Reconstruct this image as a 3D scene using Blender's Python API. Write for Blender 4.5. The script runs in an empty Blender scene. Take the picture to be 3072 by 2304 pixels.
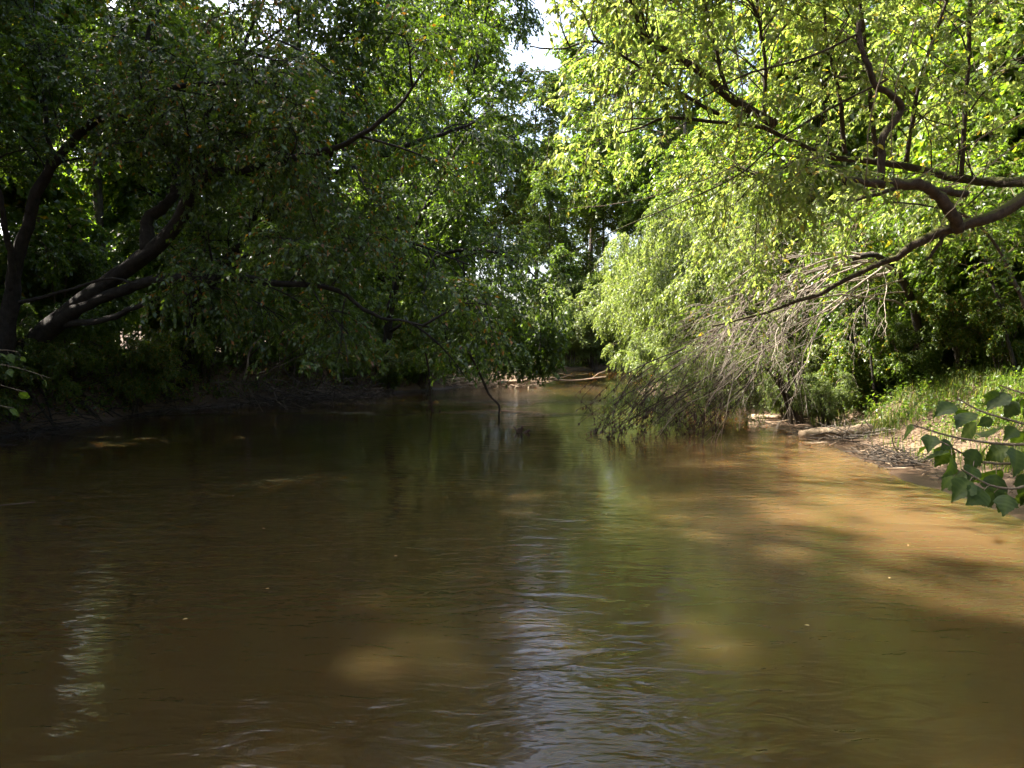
import bpy, math, random
import numpy as np
from mathutils import Vector, Matrix

rad = math.radians
sc = bpy.context.scene
col = sc.collection
random.seed(7)

# ------------------------------------------------------------------ camera
CAM_H = 1.6
FPX = 679.0                      # focal length in pixels of a 1024 wide frame
cam = bpy.data.cameras.new('camera')
cam.sensor_width = 36.0
cam.lens = FPX / 1024 * 36.0
cam.clip_start = 0.05
cam.clip_end = 2000.0
cam_o = bpy.data.objects.new('camera', cam)
cam_o.location = (0, 0, CAM_H)
PITCH = 3.03
cam_o.rotation_euler = (rad(90 - PITCH), 0, 0)
col.objects.link(cam_o)
sc.camera = cam_o

# ------------------------------------------------------------------ sky, sun
SUN_EL = 52.0
SUN_DIR_XY = (-0.93, 0.36)       # horizontal direction towards the sun
sun_az = math.atan2(SUN_DIR_XY[0], SUN_DIR_XY[1])
world = bpy.data.worlds.new('World')
sc.world = world
world.use_nodes = True
wn = world.node_tree.nodes
wn.clear()
sky = wn.new('ShaderNodeTexSky')
sky.sky_type = 'NISHITA'
sky.sun_disc = False
sky.sun_elevation = rad(SUN_EL)
sky.sun_rotation = sun_az
sky.altitude = 200
sky.air_density = 1.0
sky.dust_density = 7.0
sky.ozone_density = 1.0
bgn = wn.new('ShaderNodeBackground')
bgn.inputs['Strength'].default_value = 0.125
won = wn.new('ShaderNodeOutputWorld')
world.node_tree.links.new(sky.outputs[0], bgn.inputs[0])
world.node_tree.links.new(bgn.outputs[0], won.inputs[0])

sun = bpy.data.lights.new('sun', 'SUN')
sun.energy = 5.0
sun.angle = rad(0.8)
sun.color = (1.0, 0.94, 0.84)
sun_o = bpy.data.objects.new('sun', sun)
ce = math.cos(rad(SUN_EL))
sdir = Vector((SUN_DIR_XY[0] * ce, SUN_DIR_XY[1] * ce, math.sin(rad(SUN_EL)))).normalized()
sun_o.rotation_euler = sdir.to_track_quat('Z', 'Y').to_euler()
sun_o.location = (-20, 20, 40)
col.objects.link(sun_o)

sc.view_settings.view_transform = 'Standard'
sc.view_settings.look = 'None'
sc.view_settings.gamma = 1.0
sc.view_settings.exposure = 2.6
sc.view_settings.use_curve_mapping = False
sc.render.engine = 'CYCLES'
cy = sc.cycles
cy.max_bounces = 5
cy.diffuse_bounces = 2
cy.adaptive_threshold = 0.02
cy.glossy_bounces = 3
cy.transmission_bounces = 4
cy.transparent_max_bounces = 4
cy.caustics_reflective = False
cy.caustics_refractive = False
cy.sample_clamp_indirect = 4.0
cy.use_denoising = True

# ------------------------------------------------------------------ helpers
def spot(px, py, d):
    """World point seen at (px, py) of the 1024x768 frame, d metres ahead."""
    return np.array([(px - 512) / FPX * d, d, CAM_H + (348 - py) / FPX * d])

def nrm(v):
    return v / np.maximum(np.linalg.norm(v, axis=-1, keepdims=True), 1e-9)

def tag(o, label=None, cat=None, group=None, kind=None):
    if label: o['label'] = label
    if cat: o['category'] = cat
    if group: o['group'] = group
    if kind: o['kind'] = kind
    return o

def empty(name, loc, label, cat, group=None):
    o = bpy.data.objects.new(name, None)
    o.location = tuple(float(c) for c in loc)
    o.empty_display_size = 0.2
    col.objects.link(o)
    return tag(o, label, cat, group)

def mesh_np(name, V, F, mat, tint=None, smooth=False):
    me = bpy.data.meshes.new(name)
    V = np.asarray(V, np.float32).reshape(-1, 3)
    F = np.asarray(F, np.int32)
    m, k = F.shape
    me.vertices.add(len(V)); me.vertices.foreach_set('co', V.ravel())
    me.loops.add(m * k); me.loops.foreach_set('vertex_index', F.ravel())
    me.polygons.add(m)
    me.polygons.foreach_set('loop_start', np.arange(m, dtype=np.int32) * k)
    if smooth:
        me.polygons.foreach_set('use_smooth', np.ones(m, bool))
    if tint is not None:
        a = me.attributes.new('tint', 'FLOAT', 'POINT')
        a.data.foreach_set('value', np.asarray(tint, np.float32))
    me.update(calc_edges=True)
    if mat: me.materials.append(mat)
    return me

def obj(name, me, parent=None, loc=None):
    o = bpy.data.objects.new(name, me)
    if parent is not None: o.parent = parent
    if loc is not None: o.location = tuple(float(c) for c in loc)
    col.objects.link(o)
    return o

def catmull(pts, n):
    pts = np.asarray(pts, float)
    P = np.vstack([2 * pts[0] - pts[1], pts, 2 * pts[-1] - pts[-2]])
    m = len(pts) - 1
    u = np.linspace(0, m - 1e-6, n)
    i = u.astype(int); t = (u - i)[:, None]
    p0, p1, p2, p3 = P[i], P[i + 1], P[i + 2], P[i + 3]
    return 0.5 * (2 * p1 + (p2 - p0) * t + (2 * p0 - 5 * p1 + 4 * p2 - p3) * t ** 2 + (3 * p1 - p0 - 3 * p2 + p3) * t ** 3)

def tubes(paths, radii, sides=5, cap=False, knob=0.0, rng=None):
    """(N,K,3) paths and (N,K) radii -> verts, quads"""
    P = np.asarray(paths, float); R = np.asarray(radii, float)
    if cap:
        P = np.concatenate([P[:, :1], P, P[:, -1:]], 1)
        R = np.concatenate([R[:, :1] * 0.02, R, R[:, -1:] * 0.02], 1)
    N, K, _ = P.shape
    T = np.empty_like(P)
    T[:, 1:-1] = P[:, 2:] - P[:, :-2]; T[:, 0] = P[:, 1] - P[:, 0]; T[:, -1] = P[:, -1] - P[:, -2]
    if cap:
        T[:, 0] = P[:, 2] - P[:, 1]; T[:, -1] = P[:, -2] - P[:, -3]
        T[:, 1] = T[:, 0]; T[:, -2] = T[:, -1]
    T = nrm(T)
    mt = np.abs(P[:, -1] - P[:, 0])
    ax = np.argmin(mt, 1)
    ref = np.eye(3)[ax][:, None, :].repeat(K, 1)
    S = nrm(np.cross(T, ref)); B = np.cross(S, T)
    a = np.arange(sides) / sides * 2 * np.pi
    rr = R[:, :, None] * np.ones(sides)
    if knob and rng is not None:
        k1 = rng.normal(0, 1, (N, K, sides)); k1 = (k1 + np.roll(k1, 1, 2) + np.roll(k1, 1, 1)) / 1.7
        rr = rr * (1 + knob * k1)
    V = P[:, :, None, :] + rr[..., None] * (np.cos(a)[None, None, :, None] * S[:, :, None, :] + np.sin(a)[None, None, :, None] * B[:, :, None, :])
    n, k, s = np.meshgrid(np.arange(N), np.arange(K - 1), np.arange(sides), indexing='ij')
    b = n * K * sides; s2 = (s + 1) % sides
    F = np.stack([b + k * sides + s, b + k * sides + s2, b + (k + 1) * sides + s2, b + (k + 1) * sides + s], -1).reshape(-1, 4)
    return V.reshape(-1, 3), F

def spawn(P, per, L, ang, rng, tmin=0.2, tmax=1.0, up=0.0, bias=(0, 0, 0), droop=0.0, wob=0.12, K=6, flat=0.0, taper=0.45):
    N, K0, _ = P.shape
    idx = np.repeat(np.arange(N), per); M = len(idx)
    t = rng.uniform(tmin, tmax, M)
    f = t * (K0 - 1); i = np.minimum(f.astype(int), K0 - 2); w = (f - i)[:, None]
    pos = P[idx, i] * (1 - w) + P[idx, i + 1] * w
    tan = nrm(P[idx, i + 1] - P[idx, i])
    q = rng.normal(0, 1, (M, 3)); q[:, 2] *= (1 - flat)
    q = nrm(q - (q * tan).sum(1, keepdims=True) * tan)
    a = np.radians(rng.normal(ang, 12, M))[:, None]
    d = np.cos(a) * tan + np.sin(a) * q
    d[:, 2] += up
    d = nrm(d + np.asarray(bias))
    ln = rng.uniform(L[0], L[1], M) * (1 - taper * t)
    s = np.linspace(0, 1, K)[None, :, None]
    side = nrm(rng.normal(0, 1, (M, 3)))[:, None, :]; side2 = nrm(rng.normal(0, 1, (M, 3)))[:, None, :]
    C = pos[:, None, :] + d[:, None, :] * ln[:, None, None] * s
    C = C + ln[:, None, None] * wob * (side * s ** 2 + 0.35 * side2 * np.sin(s * 6.0))
    C[:, :, 2] -= (droop * ln)[:, None] * (s[:, :, 0] ** 2)
    return C

LEAF_QUAD = (np.array([[0, 0, 0], [.42, -.5, .10], [1, 0, -.06], [.42, .5, .10]]), np.array([[0, 1, 2, 3]]))
LEAF_SIX = (np.array([[0, 0, 0], [.28, -.46, .09], [.66, -.36, .05], [1, 0, -.10], [.66, .36, .05], [.28, .46, .09]]),
            np.array([[0, 1, 2, 3], [0, 3, 4, 5]]))

def leaf_frames(T, m, L, W, rng, droop=0.35, spread=0.9, upn=1.2, tmin=0.1):
    """leaves along twigs T (N,K,3): base, midrib, side, normal, length, width"""
    N, K, _ = T.shape
    idx = np.repeat(np.arange(N), m); M = len(idx)
    t = np.tile(np.linspace(tmin, 1, m), N) + rng.uniform(-.05, .05, M)
    t = np.clip(t, 0, 0.999)
    f = t * (K - 1); i = np.minimum(f.astype(int), K - 2); w = (f - i)[:, None]
    pos = T[idx, i] * (1 - w) + T[idx, i + 1] * w
    tan = nrm(T[idx, i + 1] - T[idx, i])
    upv = np.array([0, 0, 1.0])
    side = nrm(np.cross(tan, upv) + rng.normal(0, .25, (M, 3)))
    sgn = np.where((np.arange(M) % 2) == 0, 1.0, -1.0)[:, None]
    d = tan * rng.uniform(.4, 1.0, (M, 1)) + side * sgn * spread * rng.uniform(.4, 1.1, (M, 1)) + rng.normal(0, .3, (M, 3))
    d[:, 2] -= droop
    d = nrm(d)
    n = nrm(np.array([0, 0, upn]) + rng.normal(0, .75, (M, 3)))
    n = nrm(n - (n * d).sum(1, keepdims=True) * d)
    s = np.cross(n, d)
    ln = L * rng.uniform(.6, 1.25, M); wd = ln * W * rng.uniform(.85, 1.15, M)
    return pos, d, s, n, ln, wd

def leaves_mesh(name, fr, tpl, mat, rng, tint=None):
    pos, d, s, n, ln, wd = fr
    tv, tf = tpl; M = len(pos); k = len(tv)
    V = pos[:, None, :] + d[:, None, :] * (tv[:, 0][None, :] * ln[:, None])[..., None] \
        + s[:, None, :] * (tv[:, 1][None, :] * wd[:, None])[..., None] + n[:, None, :] * (tv[:, 2][None, :] * ln[:, None])[..., None]
    F = (np.arange(M)[:, None, None] * k + tf[None]).reshape(-1, tf.shape[1])
    if tint is None: tint = rng.uniform(0, 1, M)
    return mesh_np(name, V, F, mat, np.repeat(tint, k))

# ------------------------------------------------------------------ materials
def mat_new(name):
    m = bpy.data.materials.new(name); m.use_nodes = True
    nt = m.node_tree; nt.nodes.clear()
    out = nt.nodes.new('ShaderNodeOutputMaterial')
    return m, nt, out

def N(nt, typ, **kw):
    n = nt.nodes.new(typ)
    for k, v in kw.items():
        if k in n.inputs: n.inputs[k].default_value = v
        else: setattr(n, k, v)
    return n

def ramp(nt, stops):
    r = nt.nodes.new('ShaderNodeValToRGB')
    e = r.color_ramp.elements
    while len(e) < len(stops): e.new(0.5)
    for q, (p, c) in zip(e, stops):
        q.position = p; q.color = (*c, 1)
    return r

def leaf_mat(name, stops, trans=(1.9, 2.0, 0.6), mix=0.45, rough=0.42, spec=0.5, obj_var=0.25):
    m, nt, out = mat_new(name)
    l = nt.links
    at = N(nt, 'ShaderNodeAttribute', attribute_name='tint')
    oi = N(nt, 'ShaderNodeObjectInfo')
    ma = N(nt, 'ShaderNodeMath', operation='MULTIPLY_ADD')
    l.new(oi.outputs['Random'], ma.inputs[0]); ma.inputs[1].default_value = obj_var
    sb = N(nt, 'ShaderNodeMath', operation='SUBTRACT'); l.new(at.outputs['Fac'], sb.inputs[0]); sb.inputs[1].default_value = obj_var / 2
    l.new(sb.outputs[0], ma.inputs[2])
    r = ramp(nt, stops); l.new(ma.outputs[0], r.inputs[0])
    p = N(nt, 'ShaderNodeBsdfPrincipled')
    l.new(r.outputs[0], p.inputs['Base Color'])
    p.inputs['Roughness'].default_value = rough
    p.inputs['Specular IOR Level'].default_value = spec
    tm = N(nt, 'ShaderNodeMix', data_type='RGBA', blend_type='MULTIPLY'); tm.inputs['Factor'].default_value = 1
    l.new(r.outputs[0], tm.inputs[6]); tm.inputs[7].default_value = (*trans, 1)
    tr = N(nt, 'ShaderNodeBsdfTranslucent'); l.new(tm.outputs[2], tr.inputs['Color'])
    mx = N(nt, 'ShaderNodeMixShader'); mx.inputs[0].default_value = mix
    l.new(p.outputs[0], mx.inputs[1]); l.new(tr.outputs[0], mx.inputs[2])
    l.new(mx.outputs[0], out.inputs['Surface'])
    return m

def bark_mat(name, c1, c2, moss=None, scale=9.0, bump=0.5):
    m, nt, out = mat_new(name)
    l = nt.links
    tc = N(nt, 'ShaderNodeNewGeometry')
    n1 = N(nt, 'ShaderNodeTexNoise', Scale=scale, Detail=7.0, Roughness=.65)
    l.new(tc.outputs['Position'], n1.inputs['Vector'])
    n2 = N(nt, 'ShaderNodeTexNoise', Scale=scale * 2.2, Detail=6.0, Roughness=.7, Distortion=1.2)
    mpb = N(nt, 'ShaderNodeMapping'); mpb.inputs['Scale'].default_value = (1.6, 1.6, .55)
    l.new(tc.outputs['Position'], mpb.inputs['Vector']); l.new(mpb.outputs[0], n2.inputs['Vector'])
    r = ramp(nt, [(.3, c1), (.7, c2)]); l.new(n1.outputs['Fac'], r.inputs[0])
    base = r.outputs[0]
    if moss:
        sx = N(nt, 'ShaderNodeSeparateXYZ'); l.new(tc.outputs['Normal'], sx.inputs[0])
        ad = N(nt, 'ShaderNodeMath', operation='ADD'); l.new(sx.outputs['Z'], ad.inputs[0]); l.new(n1.outputs['Fac'], ad.inputs[1])
        rm = ramp(nt, [(.75, (0, 0, 0)), (1.0, (1, 1, 1))]); l.new(ad.outputs[0], rm.inputs[0])
        mx = N(nt, 'ShaderNodeMix', data_type='RGBA'); l.new(rm.outputs[0], mx.inputs['Factor'])
        l.new(base, mx.inputs[6]); mx.inputs[7].default_value = (*moss, 1); base = mx.outputs[2]
    p = N(nt, 'ShaderNodeBsdfPrincipled', Roughness=.85)
    p.inputs['Specular IOR Level'].default_value = .25
    l.new(base, p.inputs['Base Color'])
    b = N(nt, 'ShaderNodeBump', Strength=min(1, bump * 1.8), Distance=.05)
    l.new(n2.outputs['Fac'], b.inputs['Height']); l.new(b.outputs[0], p.inputs['Normal'])
    l.new(p.outputs[0], out.inputs['Surface'])
    return m

M = {}
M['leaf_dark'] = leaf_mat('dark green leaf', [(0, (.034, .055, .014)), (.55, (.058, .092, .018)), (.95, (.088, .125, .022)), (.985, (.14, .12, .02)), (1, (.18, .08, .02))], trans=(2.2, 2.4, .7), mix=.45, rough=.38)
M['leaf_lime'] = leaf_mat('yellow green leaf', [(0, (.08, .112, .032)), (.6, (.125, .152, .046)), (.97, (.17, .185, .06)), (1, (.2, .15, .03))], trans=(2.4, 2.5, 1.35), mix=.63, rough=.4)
M['leaf_fine'] = leaf_mat('fine pale leaf', [(0, (.07, .10, .036)), (.6, (.11, .145, .046)), (1, (.16, .18, .065))], trans=(2.3, 2.4, 1.0), mix=.5, rough=.42)
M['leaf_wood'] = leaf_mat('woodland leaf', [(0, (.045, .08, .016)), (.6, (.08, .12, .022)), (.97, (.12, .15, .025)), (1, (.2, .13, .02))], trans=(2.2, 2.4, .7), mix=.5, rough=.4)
M['leaf_broad'] = leaf_mat('broad lobed leaf', [(0, (.026, .046, .010)), (.5, (.044, .070, .013)), (1, (.09, .12, .03))], trans=(2.2, 2.4, .6), mix=.45, rough=.5, spec=.22)
M['leaf_dead'] = leaf_mat('dead brown leaf', [(0, (.028, .02, .014)), (1, (.075, .05, .03))], trans=(1.2, 1., .8), mix=.2, rough=.7, spec=.2)
M['leaf_float'] = leaf_mat('drifting dry leaf', [(0, (.16, .12, .05)), (1, (.3, .25, .14))], trans=(1, 1, 1), mix=.1, rough=.5, spec=.4)
M['leaf_litter'] = leaf_mat('fallen leaf', [(0, (.05, .035, .022)), (.6, (.12, .08, .05)), (1, (.22, .16, .10))], trans=(1, 1, 1), mix=.08, rough=.7, spec=.2)
M['grass'] = leaf_mat('bank grass', [(0, (.06, .10, .02)), (.7, (.10, .15, .03)), (1, (.22, .2, .08))], trans=(2.0, 2.1, .6), mix=.45, rough=.5, spec=.3)
M['bark_dark'] = bark_mat('dark wet bark', (.014, .011, .008), (.045, .036, .028))
M['bark_moss'] = bark_mat('mossy bark', (.022, .015, .011), (.085, .06, .042), moss=(.075, .075, .02), scale=14)
M['bark_grey'] = bark_mat('grey brown bark', (.04, .032, .024), (.13, .105, .08))
M['bark_twig'] = bark_mat('twig bark', (.09, .065, .04), (.24, .19, .13), scale=4)
M['dead_wood'] = bark_mat('bleached dead wood', (.14, .112, .086), (.38, .325, .26), scale=5, bump=.35)
M['drift'] = bark_mat('driftwood', (.22, .15, .09), (.50, .38, .26), scale=6)
M['snag'] = bark_mat('soaked wood', (.02, .014, .01), (.06, .04, .025), scale=12)

# ------------------------------------------------------------------ river shape
LY = np.array([-80, 0, 9, 12.2, 14.1, 18, 21, 24, 27, 30, 36, 44, 50, 56, 64, 400])
LX = np.array([-10, -9.6, -9.3, -9.2, -8.6, -8.2, -6.6, -4.2, -2.4, -1.0, -.2, .9, 6.5, 22, 60, 60.])
RY = np.array([-80, 0, 6, 7.65, 9.3, 12.5, 16.7, 22, 29, 36, 40, 44, 50, 64, 400])
RX = np.array([5.5, 4.9, 4.7, 4.7, 5.0, 5.3, 5.7, 6.0, 6.3, 7.2, 8.6, 14, 26, 62, 62.])
def Lx(y): return np.interp(y, LY, LX)
def Rx(y): return np.interp(y, RY, RX)

def vnoise(x, y, s, seed):
    r = np.random.default_rng(seed); tot = 0
    for k in range(6):
        a = r.uniform(0, 6.28); f = s * r.uniform(.6, 1.8); ph = r.uniform(0, 6.28)
        tot = tot + np.sin((x * np.cos(a) + y * np.sin(a)) * f + ph + 1.3 * np.sin((x * np.sin(a) - y * np.cos(a)) * f * .7 + ph))
    return tot / 6

def sstep(a, b, x):
    t = np.clip((x - a) / (b - a), 0, 1); return t * t * (3 - 2 * t)

def ground_h(x, y):
    wig = .24 * vnoise(x, y, 1.6, 3) + .14 * vnoise(x, y, 4.5, 4) + .05 * vnoise(x, y, 11, 14)
    dl = Lx(y) - x + wig; dr = x - Rx(y) + wig
    din = np.minimum(-dl, -dr)
    h = -np.minimum(1.0, .22 * np.maximum(din, 0))
    hr = np.where(dr > 0, .10 * np.minimum(dr, 1.6) + 1.0 * sstep(.7, 3.4, dr) + .07 * np.maximum(dr - 4, 0), 0)
    hl = np.where(dl > 0, (1.05 - .75 * sstep(24, 32, y)) * sstep(0, 1.3, dl) + .05 * np.maximum(dl - 1, 0), 0)
    hr = np.minimum(hr, 3.5); hl = np.minimum(hl, 3.0)
    land = np.where((dl > 0) | (dr > 0), 1.0, 0)
    near = np.clip(np.maximum(dl, dr), 0, 1)
    return h + hr + hl + land * near * (.10 * vnoise(x, y, 1.1, 5) + .05 * vnoise(x, y, 3.7, 6) + .02 * vnoise(x, y, 9, 8))

def gz(x, y): return float(ground_h(np.array([float(x)]), np.array([float(y)]))[0])

def axis(parts):
    return np.unique(np.concatenate([np.arange(a, b, s) for a, b, s in parts]))
gx = axis([(-600, -60, 60), (-60, -16, 2), (-16, 13, .2), (13, 60, 2), (60, 601, 60)])
gy = axis([(-300, -20, 40), (-20, 2, 1.), (2, 36, .2), (36, 70, .8), (70, 900, 60)])
X, Y = np.meshgrid(gx, gy, indexing='ij')
Z = ground_h(X, Y)
V = np.stack([X, Y, Z], -1).reshape(-1, 3)
i, j = np.meshgrid(np.arange(len(gx) - 1), np.arange(len(gy) - 1), indexing='ij')
n2 = len(gy)
F = np.stack([i * n2 + j, (i + 1) * n2 + j, (i + 1) * n2 + j + 1, i * n2 + j + 1], -1).reshape(-1, 4)

def ground_mat():
    m, nt, out = mat_new('bank sand and leaf litter')
    l = nt.links
    g = N(nt, 'ShaderNodeNewGeometry')
    sx = N(nt, 'ShaderNodeSeparateXYZ'); l.new(g.outputs['Position'], sx.inputs[0])
    nb = N(nt, 'ShaderNodeTexNoise', Scale=1.3, Detail=6.0, Roughness=.6); l.new(g.outputs['Position'], nb.inputs['Vector'])
    nf = N(nt, 'ShaderNodeTexNoise', Scale=22.0, Detail=5.0, Roughness=.7); l.new(g.outputs['Position'], nf.inputs['Vector'])
    sand = ramp(nt, [(.3, (.095, .06, .034)), (.7, (.20, .135, .085))]); l.new(nf.outputs['Fac'], sand.inputs[0])
    lit = ramp(nt, [(.35, (.05, .032, .018)), (.65, (.13, .085, .05))]); l.new(nf.outputs['Fac'], lit.inputs[0])
    mud = ramp(nt, [(.3, (.05, .032, .02)), (.7, (.10, .062, .036))]); l.new(nf.outputs['Fac'], mud.inputs[0])
    # sand on the right shore's beach, litter higher up
    hh = N(nt, 'ShaderNodeMath', operation='MULTIPLY_ADD'); l.new(nb.outputs['Fac'], hh.inputs[0]); hh.inputs[1].default_value = .55; l.new(sx.outputs['Z'], hh.inputs[2])
    rh = ramp(nt, [(.48, (0, 0, 0)), (.72, (1, 1, 1))]); l.new(hh.outputs[0], rh.inputs[0])
    m1 = N(nt, 'ShaderNodeMix', data_type='RGBA'); l.new(rh.outputs[0], m1.inputs['Factor']); l.new(sand.outputs[0], m1.inputs[6]); l.new(lit.outputs[0], m1.inputs[7])
    rx = N(nt, 'ShaderNodeMapRange'); rx.inputs['From Min'].default_value = 1.0; rx.inputs['From Max'].default_value = 2.5; l.new(sx.outputs['X'], rx.inputs['Value'])
    m2 = N(nt, 'ShaderNodeMix', data_type='RGBA'); l.new(rx.outputs[0], m2.inputs['Factor']); l.new(mud.outputs[0], m2.inputs[6]); l.new(m1.outputs[2], m2.inputs[7])
    wz = N(nt, 'ShaderNodeMath', operation='MULTIPLY_ADD'); l.new(nb.outputs['Fac'], wz.inputs[0]); wz.inputs[1].default_value = .08; l.new(sx.outputs['Z'], wz.inputs[2])
    wet = N(nt, 'ShaderNodeMapRange'); wet.inputs['From Min'].default_value = .07; wet.inputs['From Max'].default_value = .14; l.new(wz.outputs[0], wet.inputs['Value'])
    wc = ramp(nt, [(0, (.38, .34, .30)), (1, (1, 1, 1))]); l.new(wet.outputs[0], wc.inputs[0])
    m3 = N(nt, 'ShaderNodeMix', data_type='RGBA', blend_type='MULTIPLY'); m3.inputs['Factor'].default_value = 1; l.new(m2.outputs[2], m3.inputs[6]); l.new(wc.outputs[0], m3.inputs[7])
    wr = N(nt, 'ShaderNodeMapRange'); wr.inputs['To Min'].default_value = .35; wr.inputs['To Max'].default_value = .9; l.new(wet.outputs[0], wr.inputs['Value'])
    p = N(nt, 'ShaderNodeBsdfPrincipled', Roughness=.9); p.inputs['Specular IOR Level'].default_value = .3
    l.new(wr.outputs[0], p.inputs['Roughness']); l.new(m3.outputs[2], p.inputs['Base Color'])
    b = N(nt, 'ShaderNodeBump', Strength=.6, Distance=.05); l.new(nf.outputs['Fac'], b.inputs['Height']); l.new(b.outputs[0], p.inputs['Normal'])
    l.new(p.outputs[0], out.inputs['Surface'])
    return m
ground = obj('ground', mesh_np('ground', V, F, ground_mat(), smooth=True))
tag(ground, kind='structure')

# ------------------------------------------------------------------ water: a closed body of silty water
def water_mat():
    m, nt, out = mat_new('silty river water')
    l = nt.links
    g = N(nt, 'ShaderNodeNewGeometry')
    def mapped(sx_, sy_, rot=0.0):
        mp = N(nt, 'ShaderNodeMapping'); mp.inputs['Scale'].default_value = (sx_, sy_, 1); mp.inputs['Rotation'].default_value = (0, 0, rot)
        l.new(g.outputs['Position'], mp.inputs['Vector']); return mp.outputs[0]
    n1 = N(nt, 'ShaderNodeTexNoise', Scale=1.0, Detail=3.0, Roughness=.5, Distortion=.8); l.new(mapped(2.2, 6.0, .12), n1.inputs['Vector'])
    n2 = N(nt, 'ShaderNodeTexNoise', Scale=1.0, Detail=2.0, Roughness=.5, Distortion=.6); l.new(mapped(6.0, 16.0, -.1), n2.inputs['Vector'])
    n3 = N(nt, 'ShaderNodeTexNoise', Scale=.45, Detail=2.0); l.new(g.outputs['Position'], n3.inputs['Vector'])
    st = ramp(nt, [(.35, (.25, .25, .25)), (.65, (1, 1, 1))]); l.new(n3.outputs['Fac'], st.inputs[0])
    a = N(nt, 'ShaderNodeMath', operation='MULTIPLY_ADD'); l.new(n2.outputs['Fac'], a.inputs[0]); a.inputs[1].default_value = .22; l.new(n1.outputs['Fac'], a.inputs[2])
    hm = N(nt, 'ShaderNodeMath', operation='MULTIPLY'); l.new(a.outputs[0], hm.inputs[0]); l.new(st.outputs[0], hm.inputs[1])
    # riffles where the bed shoals: two bands across the stream and patches upstream
    sp = N(nt, 'ShaderNodeSeparateXYZ'); l.new(g.outputs['Position'], sp.inputs[0])
    nw = N(nt, 'ShaderNodeTexNoise', Scale=.5, Detail=1.0); l.new(g.outputs['Position'], nw.inputs['Vector'])
    yw = N(nt, 'ShaderNodeMath', operation='MULTIPLY_ADD'); l.new(nw.outputs['Fac'], yw.inputs[0]); yw.inputs[1].default_value = 2.4; l.new(sp.outputs['Y'], yw.inputs[2])
    rr = N(nt, 'ShaderNodeMapRange'); rr.inputs['From Min'].default_value = 0; rr.inputs['From Max'].default_value = 40; l.new(yw.outputs[0], rr.inputs['Value'])
    rf = ramp(nt, [(.09, (.12, .12, .12)), (.2, (0, 0, 0)), (.43, (0, 0, 0)), (.445, (1, 1, 1)), (.455, (0, 0, 0)), (.50, (0, 0, 0)), (.53, (1, 1, 1)), (.56, (0, 0, 0))]); l.new(rr.outputs[0], rf.inputs[0])
    am = N(nt, 'ShaderNodeMath', operation='MULTIPLY_ADD'); l.new(rf.outputs[0], am.inputs[0]); am.inputs[1].default_value = 6.0; am.inputs[2].default_value = 1.0
    h2 = N(nt, 'ShaderNodeMath', operation='MULTIPLY'); l.new(hm.outputs[0], h2.inputs[0]); l.new(am.outputs[0], h2.inputs[1])
    b = N(nt, 'ShaderNodeBump', Strength=1.0, Distance=.0125); l.new(h2.outputs[0], b.inputs['Height'])
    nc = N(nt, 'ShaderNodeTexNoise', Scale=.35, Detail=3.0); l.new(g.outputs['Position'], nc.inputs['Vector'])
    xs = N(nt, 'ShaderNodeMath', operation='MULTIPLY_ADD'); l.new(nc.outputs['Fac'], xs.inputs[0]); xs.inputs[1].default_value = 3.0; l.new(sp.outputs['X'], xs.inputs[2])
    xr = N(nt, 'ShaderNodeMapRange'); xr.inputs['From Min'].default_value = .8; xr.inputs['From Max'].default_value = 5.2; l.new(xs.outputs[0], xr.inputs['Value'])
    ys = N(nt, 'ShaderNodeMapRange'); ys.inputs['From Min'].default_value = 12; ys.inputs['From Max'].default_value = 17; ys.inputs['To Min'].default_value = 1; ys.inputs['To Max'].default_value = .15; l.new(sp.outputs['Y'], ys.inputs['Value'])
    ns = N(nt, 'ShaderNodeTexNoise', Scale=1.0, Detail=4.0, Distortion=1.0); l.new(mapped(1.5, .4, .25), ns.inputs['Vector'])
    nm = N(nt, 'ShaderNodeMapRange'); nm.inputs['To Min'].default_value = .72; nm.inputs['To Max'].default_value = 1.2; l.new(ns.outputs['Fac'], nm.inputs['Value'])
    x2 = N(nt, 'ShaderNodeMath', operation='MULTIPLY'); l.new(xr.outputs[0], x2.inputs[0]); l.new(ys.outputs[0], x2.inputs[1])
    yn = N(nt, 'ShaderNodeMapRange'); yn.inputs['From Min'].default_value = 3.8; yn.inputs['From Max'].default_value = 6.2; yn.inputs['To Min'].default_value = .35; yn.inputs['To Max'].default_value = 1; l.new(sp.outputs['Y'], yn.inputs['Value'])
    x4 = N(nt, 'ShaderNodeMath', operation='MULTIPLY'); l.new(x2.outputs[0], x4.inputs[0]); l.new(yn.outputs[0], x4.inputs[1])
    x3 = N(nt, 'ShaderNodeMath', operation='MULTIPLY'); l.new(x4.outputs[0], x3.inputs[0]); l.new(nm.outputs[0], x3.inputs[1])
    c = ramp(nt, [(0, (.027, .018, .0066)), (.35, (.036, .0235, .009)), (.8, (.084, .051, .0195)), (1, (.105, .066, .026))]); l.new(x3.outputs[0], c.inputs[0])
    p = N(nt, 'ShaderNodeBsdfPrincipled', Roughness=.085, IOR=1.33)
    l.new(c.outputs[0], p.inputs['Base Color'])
    p.inputs['Subsurface Weight'].default_value = 1.0
    p.inputs['Subsurface Radius'].default_value = (1.0, .55, .22)
    p.inputs['Subsurface Scale'].default_value = .55
    l.new(b.outputs[0], p.inputs['Normal'])
    l.new(p.outputs[0], out.inputs['Surface'])
    return m
wy = axis([(-60, 1, 4), (1, 30, .25), (30, 62, 1)])
nx = 60
u = np.linspace(0, 1, nx)
WX = (Lx(wy) - 1.2)[:, None] * (1 - u) + (Rx(wy) + 1.2)[:, None] * u
WY = wy[:, None].repeat(nx, 1)
WZ = .006 * vnoise(WX, WY, 3.0, 21) + .003 * vnoise(WX, WY, 8.0, 22)
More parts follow.
